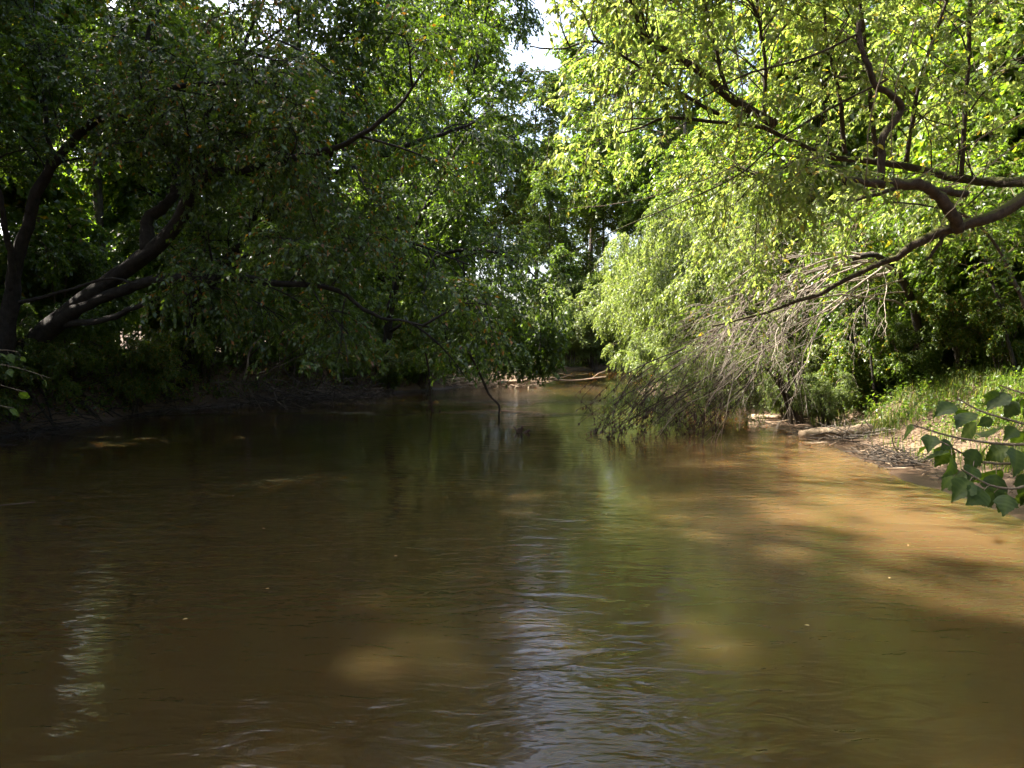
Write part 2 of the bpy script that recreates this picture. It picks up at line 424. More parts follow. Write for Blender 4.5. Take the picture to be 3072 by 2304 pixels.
top = np.stack([WX, WY, WZ], -1).reshape(-1, 3)
bot = top.copy(); bot[:, 2] = -1.6
nyw = len(wy)
i, j = np.meshgrid(np.arange(nyw - 1), np.arange(nx - 1), indexing='ij')
q = np.stack([i * nx + j, i * nx + j + 1, (i + 1) * nx + j + 1, (i + 1) * nx + j], -1).reshape(-1, 4)
nt_ = len(top)
ring = list(range(nx)) + [k * nx + nx - 1 for k in range(1, nyw)] + [(nyw - 1) * nx + k for k in range(nx - 2, -1, -1)] + [k * nx for k in range(nyw - 2, 0, -1)]
rf = [[ring[k], ring[k] + nt_, ring[(k + 1) % len(ring)] + nt_, ring[(k + 1) % len(ring)]] for k in range(len(ring))]
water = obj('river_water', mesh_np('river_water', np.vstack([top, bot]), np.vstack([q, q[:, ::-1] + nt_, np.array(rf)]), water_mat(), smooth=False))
wm = water.data
sm = np.zeros(len(wm.polygons), bool); sm[:len(q)] = True
wm.polygons.foreach_set('use_smooth', sm)
tag(water, kind='structure')

# ------------------------------------------------------------------ trees
def build_tree(name, label, cat, group, trunks, lv, leaf, mats, seed, base=None, cull=None, parts_branches=True, near=0):
    """trunks: list of (points, r0, r1, partname). lv: list of spawn kwargs dicts. leaf: dict."""
    rng = np.random.default_rng(seed)
    if base is None: base = np.asarray(trunks[0][0][0], float)
    root = empty(name, base, label, cat, group)
    K = 18
    paths = []; limbs = []
    for pts, r0, r1, pn in trunks:
        pth = catmull(pts, 44) - base
        wob = np.cumsum(rng.normal(0, .013, pth.shape), 0) * min(1, r0 * 8); wob -= wob[0]
        pth = pth + wob
        s = np.linspace(0, 1, 44)
        r = r0 + (r1 - r0) * s ** .8
        if pn == 'trunk': r = r + r0 * .45 * np.exp(-s * 14)
        V, F = tubes(pth[None], r[None], 14 if r0 > .04 else 6, cap=True, knob=.085, rng=rng)
        limbs.append(obj(pn, mesh_np(pn, V, F, mats[0], smooth=True), root))
        idx = np.linspace(0, 43, K).astype(int)
        paths.append(pth[idx])
    P = np.array(paths)
    allP = []
    for li, kw in enumerate(lv):
        kw = dict(kw); rr = kw.pop('r'); frm = kw.pop('src', None)
        src = P if frm is None else frm(P)
        own = None
        if li == 0:
            own = np.repeat(np.arange(len(P)) if frm is None else frm(np.arange(len(P))), kw['per'])
        C = spawn(src, rng=rng, **kw)
        if cull is not None:
            mid = C[:, C.shape[1] // 2] + base; end = C[:, -1] + base
            okc = cull(end) & cull(mid); C = C[okc]
            if own is not None: own = own[okc]
        k = C.shape[1]
        R = np.linspace(rr, rr * .3, k)[None].repeat(len(C), 0) * rng.uniform(.7, 1.2, (len(C), 1))
        if li == 0 and parts_branches:
            for b in range(len(C)):
                V, F = tubes(C[b:b + 1], R[b:b + 1], 5)
                obj('branch', mesh_np('branch', V, F, mats[0], smooth=True), limbs[own[b]])
        else:
            st = slice(None, None, k - 1) if li == len(lv) - 1 else (slice(None) if li == 0 else slice(None, None, 2) if k % 2 else slice(None))
            allP.append(tubes(C[:, st], R[:, st], 4 if li == 0 else 3))
        P = C
    off = 0; Vs, Fs = [], []
    for V, F in allP:
        Vs.append(V); Fs.append(F + off); off += len(V)
    tw = obj('twigs', mesh_np('twigs', np.vstack(Vs), np.vstack(Fs), mats[1]), root); tag(tw, kind='stuff')
    lf = dict(leaf); tpl = lf.pop('tpl', LEAF_QUAD); m = lf.pop('m'); frac = lf.pop('keep', 1.0)
    fr = leaf_frames(P, m, rng=rng, **lf)
    if frac < 1:
        ok = rng.uniform(0, 1, len(fr[0])) < frac; fr = tuple(a[ok] for a in fr)
    if cull is not None:
        ok = cull(fr[0] + base); fr = tuple(a[ok] for a in fr)
    # the nearest leaves in view are leaves of their own
    if near:
        w = fr[0] + base
        px = 512 + FPX * w[:, 0] / np.maximum(w[:, 1], .1); py = 348 - FPX * (w[:, 2] - CAM_H) / np.maximum(w[:, 1], .1)
        vis = (px > 0) & (px < 1024) & (py > 0) & (py < 768)
        size = np.where(vis, fr[4] / w[:, 1], -1)
        pick = np.argsort(-size)[:near]
        tv, tf = LEAF_SIX
        variants = []
        for v in range(6):
            variants.append(mesh_np('leaf', tv * np.array([1, 1, 1 + .4 * v]), tf, mats[2], np.full(len(tv), v / 6.0 + .05)))
        for q_ in pick:
            o = obj('leaf', variants[q_ % 6], root)
            pos, d, s, n_, ln, wd = (a[q_] for a in fr)
            mt = np.eye(4); mt[:3, 0] = d * ln; mt[:3, 1] = s * wd; mt[:3, 2] = n_ * ln; mt[:3, 3] = pos
            o.matrix_local = Matrix(mt.tolist())
        rest = np.ones(len(fr[0]), bool); rest[pick] = False
        fr = tuple(a[rest] for a in fr)
    cr = obj('crown', leaves_mesh('crown', fr, tpl, mats[2], rng), root); tag(cr, kind='stuff')
    return root

def S(*a): return [spot(*q) for q in a]

TREE_STATS = []

# --- left bank: big leaning tree
A_base = np.array([-10.3, 13.6, gz(-10.3, 13.6) - .1])
A_tr = [
    (np.vstack([A_base, S((42, 335, 13.3), (78, 306, 13.0), (130, 268, 12.6), (178, 230, 12.2), (200, 192, 12.0), (212, 178, 11.9), (245, 174, 11.7), (295, 163, 11.4), (350, 150, 11.0), (395, 120, 10.7), (425, 80, 10.5))]), .21, .012, 'trunk'),
    (S((60, 322, 13.1), (105, 302, 12.8), (150, 283, 12.5), (200, 278, 12.2), (265, 283, 11.8), (330, 290, 11.4), (368, 314, 11.0), (420, 330, 10.8)), .13, .015, 'limb'),
    (S((66, 324, 13.1), (105, 320, 12.6), (138, 306, 12.3), (165, 294, 12.1), (185, 290, 12.0), (230, 270, 11.6)), .07, .02, 'limb'),
    (S((150, 252, 12.45), (150, 222, 12.6), (168, 206, 12.7), (180, 188, 12.8), (176, 150, 12.9), (160, 110, 12.8), (150, 60, 12.6), (170, 10, 12.4)), .13, .03, 'limb'),
    (S((195, 200, 12.05), (203, 165, 12.1), (200, 140, 12.2), (215, 110, 12.0), (240, 70, 11.8), (290, 30, 11.4)), .09, .012, 'limb'),
]
lvA = [dict(per=13, L=(1.6, 3.4), ang=60, tmin=.45, up=.15, bias=(.25, -.15, 0), droop=.25, K=8, r=.022, flat=.3),
       dict(per=9, L=(.7, 1.5), ang=50, tmin=.2, droop=.35, K=6, r=.008, flat=.4),
       dict(per=6, L=(.3, .75), ang=45, tmin=.15, droop=.5, K=4, r=.0035, flat=.4)]
leafA = dict(m=15, L=.085, W=.5, droop=.45)
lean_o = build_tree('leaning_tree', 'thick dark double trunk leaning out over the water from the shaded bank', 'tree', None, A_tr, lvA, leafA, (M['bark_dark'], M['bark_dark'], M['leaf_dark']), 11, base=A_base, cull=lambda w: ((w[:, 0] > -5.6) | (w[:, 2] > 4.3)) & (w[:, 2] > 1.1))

rr_ = np.random.default_rng(17)
for k in range(12):
    ex = A_base[0] + rr_.uniform(.2, 1.7); ey = A_base[1] + rr_.uniform(-2.0, 2.4)
    e = np.array([max(ex, Lx(ey) - .2), ey, .0]); mid = A_base * .5 + e * .5 + rr_.normal(0, .12, 3)
    mid[2] = gz(mid[0], mid[1]) + .05; e[2] = max(gz(e[0], e[1]), -.05) - .03
    p = catmull(np.array([A_base + [0, 0, .25], A_base * .78 + e * .22 + [0, 0, .12], mid, e]), 12) - A_base
    V, F = tubes(p[None], np.linspace(.06, .015, 12)[None] * rr_.uniform(.6, 1.2), 7, knob=.1, rng=rr_)
    obj('root', mesh_np('root', V, F, M['bark_dark'], smooth=True), lean_o)

B_base = np.array([-9.75, 12.8, gz(-9.75, 12.8) - .1])
B_tr = [
    (np.vstack([B_base, S((10, 315, 12.7), (20, 262, 12.6), (32, 226, 12.5), (40, 190, 12.4), (56, 165, 12.3), (82, 136, 12.1), (112, 113, 11.8), (145, 96, 11.5), (200, 84, 11.0), (280, 80, 10.4))]), .14, .03, 'trunk'),
    (S((30, 232, 12.5), (45, 195, 12.8), (58, 160, 13.0), (57, 110, 13.0), (54, 60, 12.9), (42, 15, 12.8), (30, -40, 12.7)), .07, .02, 'limb'),
    (S((15, 290, 12.65), (14, 250, 12.3), (7, 215, 12.0), (0, 175, 11.8), (-10, 120, 11.5)), .07, .02, 'limb'),
    (S((22, 303, 12.65), (60, 293, 12.3), (110, 279, 11.9), (138, 283, 11.7)), .04, .015, 'limb'),
]
lvB = [dict(per=12, L=(1.5, 3.2), ang=60, tmin=.45, up=.2, bias=(.2, -.1, 0), droop=.25, K=8, r=.02, flat=.3)] + lvA[1:]
build_tree('forked_tree', 'slim dark forked tree rising beside the thick leaning trunk', 'tree', None, B_tr, lvB, leafA, (M['bark_dark'], M['bark_dark'], M['leaf_dark']), 12, base=B_base, cull=lambda w: (w[:, 0] > -5.6) | (w[:, 2] > 4.6))

# --- left bank: two overhanging trees downstream
C_base = np.array([-8.9, 18.2, gz(-8.9, 18.2) - .1])
C_tr = [(np.vstack([C_base, [[-8.2, 17.6, 2.6], [-7.0, 17.0, 4.0], [-5.6, 16.4, 5.0], [-3.9, 15.8, 5.7], [-2.2, 15.4, 6.2], [-.9, 15.2, 6.5]]]), .17, .03, 'trunk'),
        ([[-8.2, 17.6, 2.6], [-7.8, 17.4, 4.6], [-7.2, 17, 6.6], [-6.4, 16.6, 8.6], [-5.4, 16.2, 10.4]], .11, .03, 'limb'),
        ([[-6.4, 16.7, 4.5], [-5.4, 16.2, 6.2], [-4.4, 15.8, 7.9], [-3.2, 15.4, 9.4]], .08, .02, 'limb'),
        ([[-4.6, 16.1, 5.4], [-3.6, 15.8, 7.2], [-2.6, 15.6, 9.0], [-1.8, 15.4, 10.6]], .07, .02, 'limb'),
        ([[-5.2, 16.3, 5.2], [-4.8, 15.4, 7.0], [-4.4, 14.6, 9.0], [-4.0, 14.0, 10.6]], .07, .02, 'limb'),
        ([[-7.2, 17.1, 3.8], [-5.6, 16.0, 3.9], [-3.8, 15.4, 4.1], [-2.2, 15.0, 3.9], [-.9, 14.8, 3.4]], .07, .015, 'limb')]
lvC = [dict(per=15, L=(1.8, 3.4), ang=58, tmin=.2, up=.1, bias=(.15, -.1, -.02), droop=.3, K=8, r=.022, flat=.3),
       dict(per=9, L=(.8, 1.6), ang=50, tmin=.2, droop=.3, K=6, r=.008, flat=.4),
       dict(per=6, L=(.35, .8), ang=45, tmin=.15, droop=.4, K=4, r=.0035, flat=.4)]
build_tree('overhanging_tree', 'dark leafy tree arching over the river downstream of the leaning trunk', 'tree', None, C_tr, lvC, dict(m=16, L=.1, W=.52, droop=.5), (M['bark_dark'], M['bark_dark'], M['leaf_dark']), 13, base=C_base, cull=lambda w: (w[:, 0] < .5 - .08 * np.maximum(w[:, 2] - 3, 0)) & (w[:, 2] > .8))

D_base = np.array([-4.6, 24.6, gz(-4.6, 24.6) - .1])
D_tr = [(np.vstack([D_base, [[-4.2, 24.0, 3.0], [-3.4, 23.2, 5.0], [-2.4, 22.4, 6.8], [-1.4, 21.7, 8.2], [-.5, 21.2, 9.0]]]), .16, .03, 'trunk'),
        ([[-4.1, 23.9, 3.2], [-4.0, 24.2, 6.0], [-3.6, 24.2, 9.0], [-3.0, 24, 12.0], [-2.6, 24, 14.5]], .11, .02, 'limb'),
        ([[-2.6, 22.6, 6.5], [-1.6, 22.2, 9.0], [-.9, 22.0, 11.5], [-.5, 22, 13.6]], .08, .02, 'limb'),
        ([[-3.6, 24.2, 9.0], [-2.6, 23.4, 11.0], [-1.6, 22.8, 13.0], [-.9, 22.4, 15]], .07, .02, 'limb'),
        ([[-3.8, 23.6, 4.0], [-2.4, 22.4, 4.6], [-.8, 21.4, 4.6], [.5, 20.6, 3.9], [1.3, 20.1, 2.7]], .08, .015, 'limb'),
        ([[-4.3, 24.1, 2.2], [-2.8, 22.6, 2.8], [-1.2, 21.4, 2.6], [.1, 20.6, 1.6]], .06, .015, 'limb')]
build_tree('drooping_tree', 'olive green tree whose lowest boughs droop to the water by the driftwood', 'tree', None, D_tr, lvC, dict(m=17, L=.115, W=.52, droop=.5), (M['bark_dark'], M['bark_dark'], M['leaf_dark']), 14, base=D_base, cull=lambda w: (w[:, 0] < 1.75 - .07 * np.maximum(w[:, 2] - 3, 0)) & (w[:, 2] > .45))

# --- right bank: mossy tree leaning over the water
R_base = np.array([9.3, 7.6, gz(9.3, 7.6) - .1])
R_tr = [
    (np.vstack([R_base, [[8.2, 7.8, 2.3]], S((1055, 176, 8.1), (1024, 190, 8.1), (985, 214, 8.1), (942, 229, 8.2), (905, 242, 8.3), (880, 256, 8.5), (845, 268, 8.7), (800, 292, 8.9), (750, 311, 9.1), (698, 326, 9.3))]), .115, .012, 'trunk'),
    (S((953, 232, 8.15), (944, 212, 8.0), (928, 195, 7.9), (912, 188, 7.8), (885, 184, 7.7), (840, 180, 7.6)), .07, .045, 'broken_limb'),
    (S((876, 184, 7.7), (875, 160, 7.65), (877, 142, 7.6), (893, 117, 7.55), (882, 103, 7.5), (868, 92, 7.45), (858, 70, 7.4), (850, 50, 7.4), (850, 34, 7.4)), .045, .025, 'broken_limb'),
    (S((1040, 182, 8.1), (1000, 186, 8.7), (955, 180, 9.1), (915, 168, 9.2), (870, 160, 9.2), (830, 156, 9.1), (795, 141, 9.0), (760, 124, 8.9), (715, 119, 8.7), (670, 114, 8.5), (645, 122, 8.4), (617, 131, 8.3)), .068, .01, 'limb'),
    (S((770, 128, 8.92), (725, 103, 8.7), (692, 78, 8.5), (662, 58, 8.3), (640, 45, 8.2), (628, 20, 8.1), (614, -8, 8.0), (600, -50, 7.9)), .06, .02, 'limb'),
    (S((715, 119, 8.7), (680, 100, 8.6), (640, 75, 8.4), (595, 48, 8.2), (560, 55, 8.1), (530, 52, 8.0)), .028, .008, 'limb'),
    (S((830, 156, 9.1), (800, 163, 8.9), (770, 172, 8.7), (755, 181, 8.6)), .035, .015, 'limb'),
    (S((960, 196, 8.3), (900, 190, 8.2), (860, 200, 8.1), (840, 201, 8.0)), .045, .012, 'limb'),
    (S((900, 165, 9.2), (905, 120, 9.0), (920, 60, 8.8), (940, 0, 8.6), (950, -60, 8.4)), .03, .012, 'limb'),
    (S((840, 157, 9.1), (832, 100, 8.9), (818, 50, 8.7), (812, -10, 8.5), (800, -70, 8.3)), .035, .012, 'limb'),
    (S((760, 124, 8.9), (758, 70, 8.7), (750, 30, 8.5), (744, -20, 8.3)), .03, .012, 'limb'),
    (S((645, 48, 8.2), (605, -20, 7.6), (572, -110, 7.0), (552, -220, 6.6)), .03, .008, 'limb'),
    (S((725, 103, 8.7), (700, 20, 8.4), (680, -80, 8.1), (665, -190, 7.8)), .03, .01, 'limb'),
    (S((870, 160, 9.2), (850, 20, 8.8), (830, -110, 8.4), (800, -240, 8.0)), .035, .01, 'limb'),
    (S((955, 180, 9.1), (960, 40, 8.7), (950, -100, 8.3), (920, -240, 8.0)), .035, .01, 'limb'),
    (S((950, 222, 8.2), (935, 245, 8.2), (926, 262, 8.2)), .04, .015, 'broken_limb'),
    (S((850, 42, 7.4), (800, 65, 7.5), (740, 82, 7.6), (700, 103, 7.7), (690, 108, 7.8)), .015, .008, 'limb'),
    (S((880, 85, 7.4), (830, 110, 7.6), (780, 140, 7.7), (740, 175, 7.8), (690, 200, 7.9), (620, 230, 8.2), (560, 260, 8.6)), .014, .005, 'limb'),
]
lvR = [dict(per=21, L=(1.0, 2.5), ang=62, tmin=.12, up=.25, bias=(-.1, -.05, .15), droop=.2, K=7, r=.011, flat=.2),
       dict(per=5, L=(.5, 1.1), ang=50, tmin=.2, droop=.3, K=5, r=.005, flat=.3),
       dict(per=3, L=(.25, .55), ang=45, tmin=.15, droop=.4, K=4, r=.0025, flat=.3)]
# the trunk's lower reach and the snapped limbs are bare
lvR[0]['src'] = lambda P: P[[3, 4, 5, 6, 8, 9, 10, 11, 12, 13, 14]]
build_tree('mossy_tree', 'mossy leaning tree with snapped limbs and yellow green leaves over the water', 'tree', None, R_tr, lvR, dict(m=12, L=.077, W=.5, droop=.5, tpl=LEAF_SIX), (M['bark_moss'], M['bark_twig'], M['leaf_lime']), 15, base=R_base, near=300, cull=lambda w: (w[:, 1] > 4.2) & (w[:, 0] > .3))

# ------------------------------------------------------------------ prototypes for the wood
def copy_tree(root, loc, rz, s, label, group):
    r = root.copy(); col.objects.link(r)
    r.location = loc; r.rotation_euler = (0, 0, rz); r.scale = (s, s, s)
    r['label'] = label
    if group: r['group'] = group
    elif 'group' in r: del r['group']
    for ch in root.children:
        c = ch.copy(); col.objects.link(c); c.parent = r
    return r

def tall_proto(seed, h, name, leafmat, low=.25):
    rng = np.random.default_rng(seed)
    tr = [([[0, 0, -.2], [.1, .1, h * .3], [.3 * rng.normal(), .3 * rng.normal(), h * .6], [.5 * rng.normal(), .5 * rng.normal(), h * .95]], .20, .03, 'trunk')]
    lv = [dict(per=42, L=(h * .16, h * .34), ang=65, tmin=low, up=.25, droop=.15, K=7, r=.035, flat=.2, taper=.55),
          dict(per=10, L=(.9, 1.9), ang=50, tmin=.25, droop=.3, K=5, r=.012, flat=.3),
          dict(per=6, L=(.5, 1.0), ang=45, tmin=.1, droop=.5, K=3, r=.005, flat=.3)]
    return build_tree(name, 'x', 'tree', 'x', tr, lv, dict(m=17, L=.17, W=.58, droop=.4), (M['bark_grey'], M['bark_dark'], leafmat), seed, parts_branches=False)

def bush_proto(seed, h, name, leafmat, stems=9, L=.06, W=.4, arch=.5, m=14, per=(9, 7, 6), cat='bush', twm='bark_twig', droop=.5):
    rng = np.random.default_rng(seed)
    tr = []
    for k in range(stems):
        a = k / stems * 6.283 + rng.uniform(-.4, .4); r = h * arch * rng.uniform(.5, 1.1); hh = h * rng.uniform(.65, 1.0)
        c, s_ = math.cos(a), math.sin(a); b = .12
        tr.append(([[c * b, s_ * b, -.15], [c * r * .25, s_ * r * .25, hh * .45], [c * r * .6, s_ * r * .6, hh * .85], [c * r, s_ * r, hh]], .025 + h * .004, .008, 'stem'))
    lv = [dict(per=per[0], L=(h * .18, h * .4), ang=55, tmin=.2, up=.1, droop=.35, K=6, r=.009, flat=.2),
          dict(per=per[1], L=(h * .08, h * .2), ang=48, tmin=.2, droop=droop, K=5, r=.004, flat=.2),
          dict(per=per[2], L=(h * .05, h * .11), ang=42, tmin=.1, droop=droop, K=3, r=.002, flat=.2)]
    return build_tree(name, 'x', cat, 'x', tr, lv, dict(m=m, L=L, W=W, droop=.5), (M['bark_grey'], M[twm], leafmat), seed, base=np.zeros(3), parts_branches=False)

used = {}
def place(kind, proto, x, y, rz, s, label, group, dz=0):
    loc = (x, y, gz(x, y) - .05 + dz)
    if kind not in used:
        used[kind] = 1
        proto.location = loc; proto.rotation_euler = (0, 0, rz); proto.scale = (s, s, s)
        proto['label'] = label
        if group: proto['group'] = group
        elif 'group' in proto: del proto['group']
        return proto
    return copy_tree(proto, loc, rz, s, label, group)

tallA = tall_proto(31, 17.0, 'woodland_tree', M['leaf_wood'])
tallB = tall_proto(32, 20.0, 'woodland_tree', M['leaf_wood'], low=.35)
midA = tall_proto(33, 9.0, 'understorey_tree', M['leaf_wood'], low=.12)
bushA = bush_proto(41, 3.2, 'fine_leaved_bush', M['leaf_fine'], L=.075, W=.45)
bushB = bush_proto(42, 3.0, 'broad_leaved_bush', M['leaf_wood'], stems=8, L=.085, W=.55, m=10)
willow = bush_proto(43, 6.5, 'willow_bush', M['leaf_fine'], stems=9, L=.11, W=.36, arch=.45, m=14, per=(10, 8, 6), droop=.8)

rng = np.random.default_rng(99)
def R1(a, b): return float(rng.uniform(a, b))

# left wood
for x, y, sc_ in [(-11.2, 7.0, 1.12), (-11.6, 8.8, .6), (-11.8, 3.0, 1.0), (-11.6, 9.6, .9), (-12.0, 12.0, .9), (-12.2, 14.6, .92), (-12.0, 17.2, .92), (-11.8, 20, .9), (-11, 22.8, .88), (-10.8, 26, .75), (-12.5, -1.5, 1.0), (-13, -6, 1.0),
                 (-19, 8.7, 1.0), (-15.5, 4.5, 1.0), (-25, 12, 1.0), (-26, 20, .95), (-24, 29, 1.0), (-17, 36, .9), (-20, 38, 1.0), (-30, 26, 1.0), (-27, 38, 1.0), (-26, 3, 1.0), (-34, 14, 1.1), (-34, 34, 1.1)]:
    a = (x * 7 + y) % 2 < 1
    turn = R1(0, 6.28)
    place('tA' if a else 'tB', tallA if a else tallB, x + R1(-.5, .5), y + R1(-.4, .4), 5.0 if (x, y) == (-11.2, 7.0) else turn, sc_ * R1(.95, 1.05), 'tall woodland tree standing behind the shaded mud bank', 'tall trees of the wood behind the shaded bank')
# the wood goes on behind the viewer, on both banks and across the upstream bend
for x, y in [(-9.5, -11), (-6, -16), (-1.5, -18), (3.5, -17), (7.5, -13), (9, -7), (9.5, -1.5), (12, 3), (-13, -13), (-10, -20), (-3, -24), (4, -24), (11, -19), (13, -11), (15, -4), (-17, -3), (-17, -12)]:
    a = (x * 5 + y) % 2 < 1
    place('tA' if a else 'tB', tallA if a else tallB, x, y, R1(0, 6.28), R1(.9, 1.1), 'tall tree of the wood upstream around the river', 'tall trees upstream')
for x, y in [(-12.5, 16.5), (-13, 12), (-11, 21), (-9, 26), (-9.8, 30), (-17, 19), (-8, 34), (-5, 40), (-14, 24)]:
    place('mA', midA, x + R1(-.5, .5), y + R1(-.5, .5), R1(0, 6.28), R1(.8, 1.15), 'understorey tree rooted between the shaded mud bank and the tall wood', 'understorey trees behind the shaded bank')
for x, y in [(-10.6, 16), (-11.4, 18.5), (-9.6, 20.5), (-8.2, 22.2), (-6.6, 24), (-6, 26.4), (-3.6, 27.4), (-12, 14.5), (-2.2, 30), (-.8, 32), (-10.4, 23), (-.2, 35), (-14, 17.5), (-16, 20.5), (-13.6, 21.5), (-17, 25), (-15, 15), (-18, 17), (-13, 26), (-19, 22)]:
    place('bB', bushB, x + R1(-.3, .3), y + R1(-.3, .3), R1(0, 6.28), R1(.7, 1.05), 'broad leaved bush growing along the top of the shaded mud bank', 'bushes along the shaded bank')

# far wood
for x, y in [(4, 57), (9, 60), (14, 58), (-1, 63), (7, 72), (-4, 68), (16, 68), (22, 62), (2, 76), (10, 47), (10.6, 53), (28, 70), (-20, 55), (-20, 66)]:
    place('tA' if (x + y) % 2 else 'tB', tallA if (x + y) % 2 else tallB, x + R1(-1, 1), y + R1(-1, 1), R1(0, 6.28), R1(.8, 1.1), 'tall sunlit tree of the far wood beyond the river bend', 'tall trees beyond the river bend')
for x, y in [(4.2, 53), (6.4, 55), (9.5, 57), (2.2, 54), (12, 57)]:
    place('mA', midA, x, y, R1(0, 6.28), R1(.6, .9), 'low bushy tree on the far shore where the river bends', 'low trees on the far shore')

for x, y, s in [(-3.6, 66, 1.6), (7.6, 68, 1.55), (-9, 68, 1.7), (11.5, 69, 1.5), (2.4, 62, 1.2), (9.4, 56, 1.45), (13, 52, 1.45), (-12, 62, 1.4)]:
    place('tB', tallB, x, y, R1(0, 6.28), s, 'tallest broad crowned tree at the back of the far wood', 'tallest trees of the far wood')
# right wood
for x, y in [(13, 12), (16, 18), (12.5, 22), (18, 26), (13, 30), (11, 36), (17, 36), (22, 20), (24, 30), (14, 43), (20, 44), (16, 8)]:
    a = (x * 3 + y) % 2 < 1
    place('tA' if a else 'tB', tallA if a else tallB, x + R1(-.8, .8), y + R1(-.8, .8), R1(0, 6.28), R1(.8, 1.05), 'tall sunlit tree in the wood behind the sandy shore', 'tall trees behind the sandy shore')
for x, y in [(9.6, 14.5), (9, 19.5), (8.4, 25), (8.6, 30), (8.4, 35), (11.5, 17), (11.8, 11.6), (12.6, 14.5), (10.6, 16.4), (13.5, 10), (9.6, 12.9), (11.2, 15.4), (13.6, 17.5), (8.2, 17.6)]:
    place('mA', midA, x + R1(-.4, .4), y + R1(-.4, .4), R1(0, 6.28), R1(.8, 1.05), 'bright understorey tree behind the willows of the sandy shore', 'understorey trees behind the sandy shore')
for x, y, s in [(-6.2, 32.5, 1.25), (-4.8, 36.5, 1.3), (-5.0, 40.5, 1.3), (-6.5, 45.5, 1.4)]:
    place('mA', midA, x, y, R1(0, 6.28), s, 'dense crowned tree on the low shore behind the brushwood pile', 'dense trees behind the brushwood pile')
for x, y, s in [(10.8, 14.8, 1.35), (12.8, 17, 1.5), (12.2, 14, 1.3), (14.5, 19, 1.6)]:
    place('mA', midA, x, y, R1(0, 6.28), s, 'full crowned sunlit tree towering over the thicket behind the bank grass', 'full crowned trees over the thicket')
for x, y, s in [(1.2, 45.5, .6), (3.6, 48.6, .6), (5.8, 50.8, .6), (8.4, 52.6, .6)]:
    place('wl', willow, x, y, R1(0, 6.28), s, 'pale fine leaved willow on the far shore beyond the brushwood pile', 'willows on the far shore')
place('wl', willow, 6.9, 17.5, R1(0, 6.28), .85, 'pale willow rising right behind the trailing bush and the fan of bare branches', None)
for x, y, s in [(6.8, 21, .95), (6.8, 25, 1.0), (7.2, 29, 1.0), (8.0, 33, 1.05), (9.4, 38, 1.1), (8.8, 22, 1.0), (7.0, 36.2, .95)]:
    place('wl', willow, x, y, R1(0, 6.28), s, 'pale fine leaved willow leaning over the water from the sandy shore', 'willows along the sandy shore')
for x, y, s in [(7.5, 12.9, .5), (8.1, 12.2, .55), (8.7, 12.9, .65), (7.1, 13.7, .6), (9.3, 12.5, .7), (8.3, 11.5, .45), (8.9, 13.6, .9), (7.7, 14.6, .9), (10.2, 14.2, 1.1), (9.2, 15.4, 1.2), (11, 15.2, 1.3), (8.0, 16.2, 1.2), (12, 14.4, 1.2), (8.6, 12.6, .6), (10, 12.9, .8), (12.4, 16.5, 1.5), (10.2, 17.4, 1.6)]:
    place('bB', bushB, x, y, R1(0, 6.28), s, 'broad leaved bush in the sunny thicket behind the bank grass', 'broad leaved bushes behind the bank grass')
for x, y, s in [(-9.5, 14.6, .55), (-8.9, 15.9, .6), (-8.8, 17.3, .6), (-8.5, 18.9, .55), (-7.9, 20.2, .6), (-6.9, 21.6, .6), (-5.5, 22.9, .55), (-4.3, 24.0, .6), (-3.4, 25.6, .55), (-9.9, 13.2, .5), (-9.5, 12.3, .45), (-9.8, 11.3, .5), (-9.3, 13.7, .45)]:
    place('bB', bushB, x, y, R1(0, 6.28), s, 'low bush draping over the lip of the shaded mud bank to the water', 'low bushes on the lip of the shaded bank')
for x, y, s in [(-2.0, 31, .6), (-1.5, 33.4, .7), (-1.0, 36.5, .8), (-.6, 40, .9), (-.2, 43.5, 1.0), (1.9, 46.6, 1.0), (4.2, 48.6, 1.3), (6.0, 50, 1.5), (7.8, 51.4, 1.5), (3.2, 49.4, 1.1), (5.2, 51, 1.9), (7.0, 52.4, 2.2)]:
    place('bA', bushA, x, y, R1(0, 6.28), s, 'small leaved bush on the shore beyond the brushwood pile', 'small leaved bushes beyond the brushwood pile')
place('bA', bushA, 6.5, 15.4, R1(0, 6.28), .8, 'small leaved bush squeezed between the trailing bush and the first willow', None)
for x, y, s in [(6.1, 13.2, .36), (5.9, 14.6, .4), (6.1, 18.5, .8), (5.9, 22.5, .75), (5.9, 26.5, .75), (8.6, 14.4, .85), (10.2, 12.8, .85), (11, 10.6, .9), (8.1, 16.6, .9), (11.6, 13.2, 1.0), (12.6, 9.4, 1.0)]:
    place('bA', bushA, x, y, R1(0, 6.28), s, 'small leaved bush crowding the edge of the sandy shore', 'small leaved bushes of the sandy shore')

# ------------------------------------------------------------------ bush drooping into the water
H_base = np.array([6.0, 13.9, gz(6.0, 13.9) - .1])
hr_ = np.random.default_rng(51)
H_tr = []
for k in range(12):
    ex = hr_.uniform(1.4, 4.2); ey = hr_.uniform(12.2, 14.2); ez = hr_.uniform(.02, .8); top = hr_.uniform(1.0, 2.3)
    H_tr.append((np.array([H_base + hr_.normal(0, .12, 3) * [1, 1, .2], [5.2 + hr_.normal(0, .2), 13.6, .6 + top * .5], [(5.2 + ex) / 2 + .3, (13.6 + ey) / 2, top], [ex + .35, ey, (ez + top) * .48], [ex, ey, ez]]), .03, .006, 'stem'))
lvH = [dict(per=12, L=(.5, 1.2), ang=50, tmin=.25, up=-.1, droop=.5, K=6, r=.007, flat=.2, bias=(-.3, 0, -.1)),
       dict(per=6, L=(.25, .6), ang=45, tmin=.2, droop=.6, K=5, r=.0035, flat=.2),
       dict(per=4, L=(.12, .3), ang=40, tmin=.1, droop=.6, K=3, r=.002, flat=.2)]
